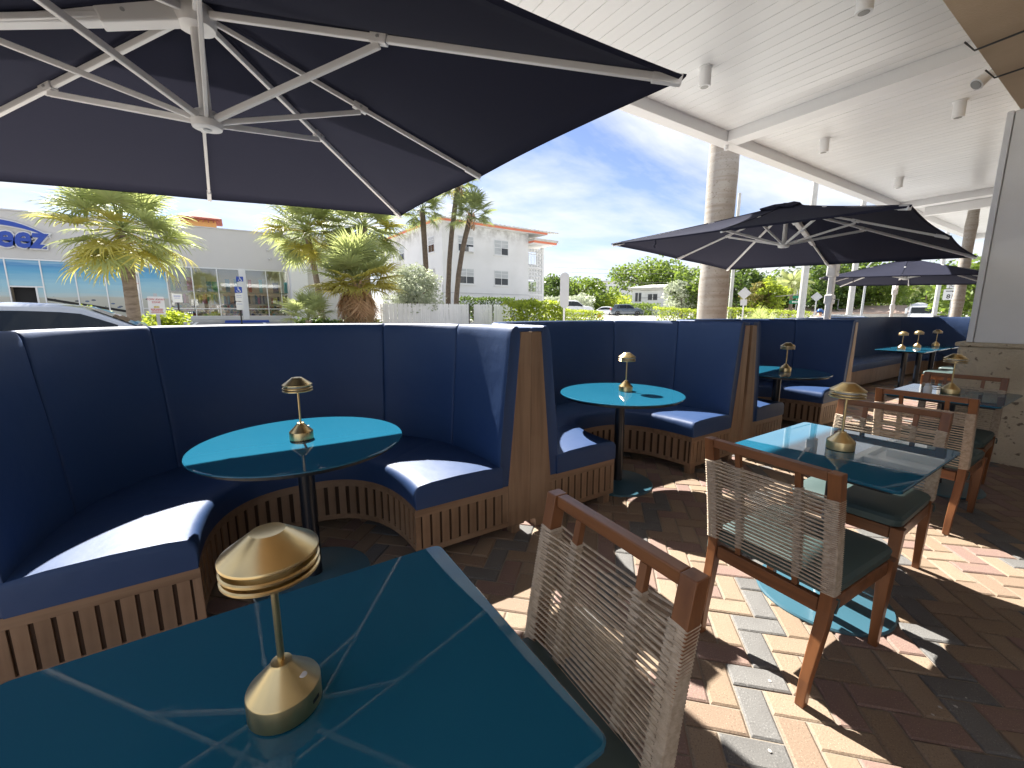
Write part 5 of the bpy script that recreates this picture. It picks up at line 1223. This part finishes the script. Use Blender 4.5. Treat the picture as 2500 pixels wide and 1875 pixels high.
for s in (-1, 1): n0 = len(SJ); SJ += [((.05, s * .18, 1.235), .085), ((.16, s * .25, 1.09), .068)]; SE += [(3, n0), (n0, n0 + 1)]
place('shirt', skin_mesh('shirt', SJ, SE, 'shirt_white'), pe)
TJ = [((-.25, 0, .92), .15, .165)]; TE = []
for s in (-1, 1):
    n0 = len(TJ); kn = (.13, s * .12, .80 if s > 0 else .66); TJ += [((-.20, s * .10, .89), .115), ((kn[0] - .03, kn[1], kn[2] + .02), .082)]; TE += [(0, n0), (n0, n0 + 1)]
place('shorts', skin_mesh('shorts', TJ, TE, 'trousers'), pe)
hm = MB().lathe([(.118, 0), (.122, .03), (.112, .07), (.085, .10), (.04, .118), (.008, .122)], 24).build('helmet', 'helmet_blue', pe, smooth='auto', loc=(.215, 0, 1.455)); hm.rotation_euler = (0, R(22), 0); hm.scale = (1.15, .9, .95)
for a in (-.045, 0, .045): MB().box((0, a, .118), (.17, .018, .012)).build('vent', 'paint_white', hm, bevel=.004)

# ================================================================== SIGNS AND POLES
def post_sign(name, label, u, D, ztop, plates, rz=None, post=True, group=None, pw=.03, postmat='galv'):
    """plates: (w, h, z centre, material, shape, extras)"""
    x, y = site(u, D); zb = gz(x, y) - .1; t = thing(name, label, 'sign', (x, y, zb), R(AZ - 90) + math.atan2(-(u - 1250), 1034.4) if rz is None else rz, group=group)
    if post: MB().bb(-pw, pw, 0.004, pw * 2, 0, ztop - zb).build('post', postmat, t)
    for w_, h_, zc, m_, shp in plates:
        z = zc - zb
        poly = {'rect': rounded_rect(w_ / 2, h_ / 2, min(w_, h_) * .08, 3), 'dia': [(0, -h_ / 2), (w_ / 2, 0), (0, h_ / 2), (-w_ / 2, 0)], 'oval': rounded_rect(w_ / 2, h_ / 2, w_ * .48, 8)}[shp]
        MB().prism([(a, b + z) for a, b in poly], -.008, .0, 'Y').build('plate', m_, t, recalc=True)
    return t, zb
def ISA(t, z, s, m_='paint_white'):
    mm = MB(); y0, y1 = -.011, -.0085
    mm.lathe([(.001, -.0015), (.085 * s, -.0015), (.085 * s, 0)], 12, (-.02 * s, -.0085, z + .36 * s), 'Y')
    def br(a, b, w_): 
        d = Vector((b[0] - a[0], b[1] - a[1])).normalized(); q = Vector((-d.y, d.x)) * w_ / 2
        mm.prism([(a[0] + q.x, a[1] + q.y + z), (a[0] - q.x, a[1] - q.y + z), (b[0] - q.x, b[1] - q.y + z), (b[0] + q.x, b[1] + q.y + z)], y0, y1, 'Y')
    br((-.02 * s, .26 * s), (0, -.02 * s), .1 * s); br((0, 0), (.2 * s, -.02 * s), .1 * s); br((.19 * s, 0), (.28 * s, -.3 * s), .1 * s); br((.26 * s, -.3 * s), (.38 * s, -.28 * s), .08 * s); br((0, .14 * s), (.18 * s, .12 * s), .07 * s)
    for k in range(7): a0, a1 = R(150 + k * 30), R(182 + k * 30); br((.0 + .24 * s * math.cos(a0), -.17 * s + .24 * s * math.sin(a0)), (.24 * s * math.cos(a1), -.17 * s + .24 * s * math.sin(a1)), .06 * s)
    mm.build('wheelchair_symbol', m_, t, recalc=True)
def lines(t, z, w_, n, m_, size=.05, body='TOW AWAY|ZONE', dz=.06):
    for i, b in enumerate(body.split('|')): text_obj('lettering', b, size, m_, t, (0, -.012, z - i * dz), extrude=.001)
t, zb = post_sign('tow_away_sign', 'red and white tow away zone sign in front of the bright bush', 385, 11.6, 1.78, [(.27, .37, 1.53, 'paint_white', 'rect')])
lines(t, 1.655 - zb, .27, 2, 'paint_red', .052, 'TOW AWAY|ZONE', .058); dashes(t, 1.50 - zb, .09, .035, 'paint_yellow', 1, 3); dashes(t, 1.455 - zb, .2, .018, 'paint_red', 2); dashes(t, 1.42 - zb, .18, .018, 'paint_red', 3); dashes(t, 1.385 - zb, .2, .012, 'paint_red', 4, 9)
t, zb = post_sign('tow_away_sign', 'farther tow away zone sign right behind the palm trunk', 333, 21, 3.0, [(.36, .42, 2.32, 'paint_white', 'rect'), (.3, .2, 1.92, 'paint_white', 'rect')])
lines(t, 2.45 - zb, .3, 2, 'paint_red', .068, 'TOW AWAY|ZONE', .08); dashes(t, 1.92 - zb, .2, .035, 'paint_blue', 5); dashes(t, 2.26 - zb, .28, .02, 'paint_red', 6); dashes(t, 2.19 - zb, .28, .03, 'paint_blue', 7)
t, zb = post_sign('parking_sign', 'upper wheelchair parking sign on the shop pier', 594, 25.4, 0, [(.30, .24, 3.06, 'paint_blue', 'rect'), (.26, .22, 2.80, 'paint_white', 'rect')], post=False); ISA(t, 3.05 - zb, .26)
t, zb = post_sign('parking_sign', 'wheelchair parking sign on a dark post before the shop pier', 588, 22.5, 2.5, [(.28, .26, 2.40, 'paint_blue', 'rect'), (.28, .34, 2.08, 'paint_white', 'rect'), (.28, .36, 1.70, 'paint_white', 'rect')], postmat='trim_black'); ISA(t, 2.39 - zb, .26)
dashes(t, 2.16 - zb, .2, .02, 'paint_blue', 8); dashes(t, 2.08 - zb, .2, .02, 'paint_blue', 9); dashes(t, 1.78 - zb, .2, .02, 'paint_blue', 10)
t, zb = post_sign('parking_notice', 'small white parking notice on a dark post left of the wheelchair sign', 438, 22, 2.1, [(.32, .34, 1.98, 'paint_white', 'rect')], postmat='trim_black'); dashes(t, 2.06 - zb, .22, .03, 'paint_blue', 11); dashes(t, 1.98 - zb, .18, .015, 'paint_blue', 12)
post_sign('oblong_sign', 'tall narrow round-topped sign seen from behind before the hedge', 1377, 15, 2.72, [(.31, 1.2, 2.16, 'sign_back', 'oval')], pw=.035, postmat='umb_metal')
post_sign('diamond_sign', 'white diamond sign back on a pole right of the thick palm trunk', 1813, 18, 2.25, [(.46, .46, 2.10, 'sign_back', 'dia'), (.22, .22, 1.77, 'sign_back', 'rect')], pw=.025, postmat='umb_metal')
post_sign('diamond_sign', 'farther white diamond sign behind the cyclist', 1989, 30, 2.45, [(.56, .56, 2.30, 'sign_back', 'dia')], pw=.03, postmat='umb_metal')
t, zb = post_sign('street_name_sign', 'green street name sign left of the cyclist', 1941, 36, 2.95, [(.85, .24, 2.16, 'paint_green', 'rect'), (.5, .2, 2.50, 'paint_green', 'rect')])
dashes(t, 2.16 - zb, .5, .10, 'paint_white', 13, 5)
post_sign('red_sign', 'small red square sign near the parked grey suv', 1463, 40, 1.2, [(.36, .36, 1.16, 'paint_red', 'rect')])
t, zb = post_sign('route_sign', 'white route sign reading 810 half hidden by a palm trunk', 2318, 36, 3.35, [(.80, .62, 2.46, 'paint_white', 'rect'), (.62, .32, 2.98, 'paint_white', 'rect')], pw=.05)
text_obj('numerals', '810', .34, 'paint_black', t, (.0, -.012, 2.34 - zb), extrude=.001, offset=.006); text_obj('lettering', 'JCT', .26, 'paint_black', t, (0, -.012, 2.97 - zb), extrude=.001)
MB().prism([(a, b + 2.60 - zb) for a, b in ((-.30, .08), (.12, .08), (.20, .05), (.25, -.02), (.31, -.10), (.29, -.12), (.20, -.04), (.12, .0), (.02, -.01), (-.06, .03), (-.30, .04))], -.011, -.0085, 'Y').build('state_outline', 'paint_black', t, recalc=True)

def pole(label, u, D, ztop, r0, r1, material, name='utility_pole', arms=(), lean=0):
    x, y = site(u, D); zb = gz(x, y) - .1; t = thing(name, label, 'pole', (x, y, zb), R(AZ - 90), group='roadside poles')
    MB().tube([(0, 0, 0), (lean, 0, ztop - zb)], [r0, r1], 14).build('shaft', material, t, smooth='auto')
    for z, L_ in arms: MB().bb(-L_, L_, -.06, .06, z - zb, z - zb + .12).build('crossarm', 'pole_wood', t)
    return Vector((x, y, 0))
pole('slim pale pole just right of the thick palm trunk', 1781, 30, 8.5, .11, .09, 'pole_concrete')
pole('thin wooden pole behind the diamond sign', 1818, 70, 6.6, .16, .13, 'pole_wood')
pole('shorter wooden pole above the reddish tree', 1844, 76, 6.9, .16, .13, 'pole_wood')
pole('thick concrete pole left of the second umbrella mast', 1955, 30, 9.5, .19, .15, 'pole_concrete')
pole('white pole behind the far umbrella, right of the mast', 2073, 26, 8.5, .13, .10, 'pole_concrete')
pole('grey pole right of the tank truck', 2281, 40, 7.5, .13, .11, 'pole_concrete')
x, y = site(2103, 42); sl_ = thing('street_lamp', 'street lamp with long curved arm above the far umbrella', 'street lamp', (x, y, gz(x, y) - .1), R(AZ - 90))
MB().tube([(0, 0, 0), (0, 0, 5.2)], [.09, .07], 10).build('pole', 'galv', sl_, smooth='auto'); MB().tube([(0, 0, 5.2), (.5, 0, 5.75), (1.4, 0, 6.0), (2.0, 0, 6.02)], [.05, .04, .035, .035], 8).build('arm', 'galv', sl_, smooth=True); MB().box((2.3, 0, 6.0), (.6, .25, .12)).build('lamp_head', 'galv', sl_, bevel=.04)
cbx, cby = site(2300, 37); MB_ = MB().bb(-.3, .3, -.2, .2, 0, 1.5).bb(-.32, .32, -.22, .22, 1.503, 1.55); tag(MB_.build('utility_cabinet', 'trim_black', loc=(cbx, cby, gz(cbx, cby) - .1), rz=R(AZ - 90), bevel=.02), 'dark utility cabinet below the route sign', 'cabinet')
def wire(label, a, b, sag):
    (u0, D0, z0), (u1, D1, z1) = a, b; p0, p1 = Vector((*site(u0, D0), z0)), Vector((*site(u1, D1), z1))
    pts = [p0.lerp(p1, i / 14) - Vector((0, 0, sag * 4 * (i / 14) * (1 - i / 14))) for i in range(15)]
    tag(MB().tube(pts, .022, 4, cap=False).build('power_line', 'wire'), label, 'wire', 'power lines across the sky')
for i, (z0, z1, lb) in enumerate(((10.4, 8.4, 'topmost power line left of the thick palm trunk'), (9.6, 7.8, 'second power line from the top left of the thick trunk'), (7.6, 6.7, 'middle power line passing above the white house'), (5.9, 5.8, 'lower power line crossing the tree crowns'), (4.3, 4.9, 'lowest power line crossing in front of the white house'))):
    wire(lb, (1335, 85, z0), (1818, 70, z1 - .4), .5)
for i, (z0, z1, lb) in enumerate(((9.3, 8.3, 'power line from the wooden pole to the concrete pole, top'), (6.4, 6.9, 'power line from the wooden pole to the concrete pole, middle'), (4.6, 4.5, 'power line from the wooden pole to the concrete pole, lowest'))):
    wire(lb, (1818, 70, min(6.5, z0 - .4)), (1955, 30, z1 - 2), .3)
wire('power line right of the concrete pole', (1955, 30, 7.2), (2281, 40, 7.0), .4)
# ================================================================== SMALL LITTER ON THE PAVERS
lf = MB(); r9 = random.Random(12)
for (x, y) in ((1.56, .62), (1.89, .245), (2.0, .21), (2.08, .2), (1.29, .49), (1.95, .24)):
    a = r9.uniform(0, 6.28); s = r9.uniform(.004, .009)
    lf.add([(x + math.cos(a + k) * s * r9.uniform(.6, 1.1), y + math.sin(a + k) * s * r9.uniform(.6, 1.1), .003) for k in (0, 1.2, 2.5, 3.8, 5)], [(0, 1, 2, 3, 4)])
tag(lf.build('leaf_litter', 'concrete', patio), kind='stuff')
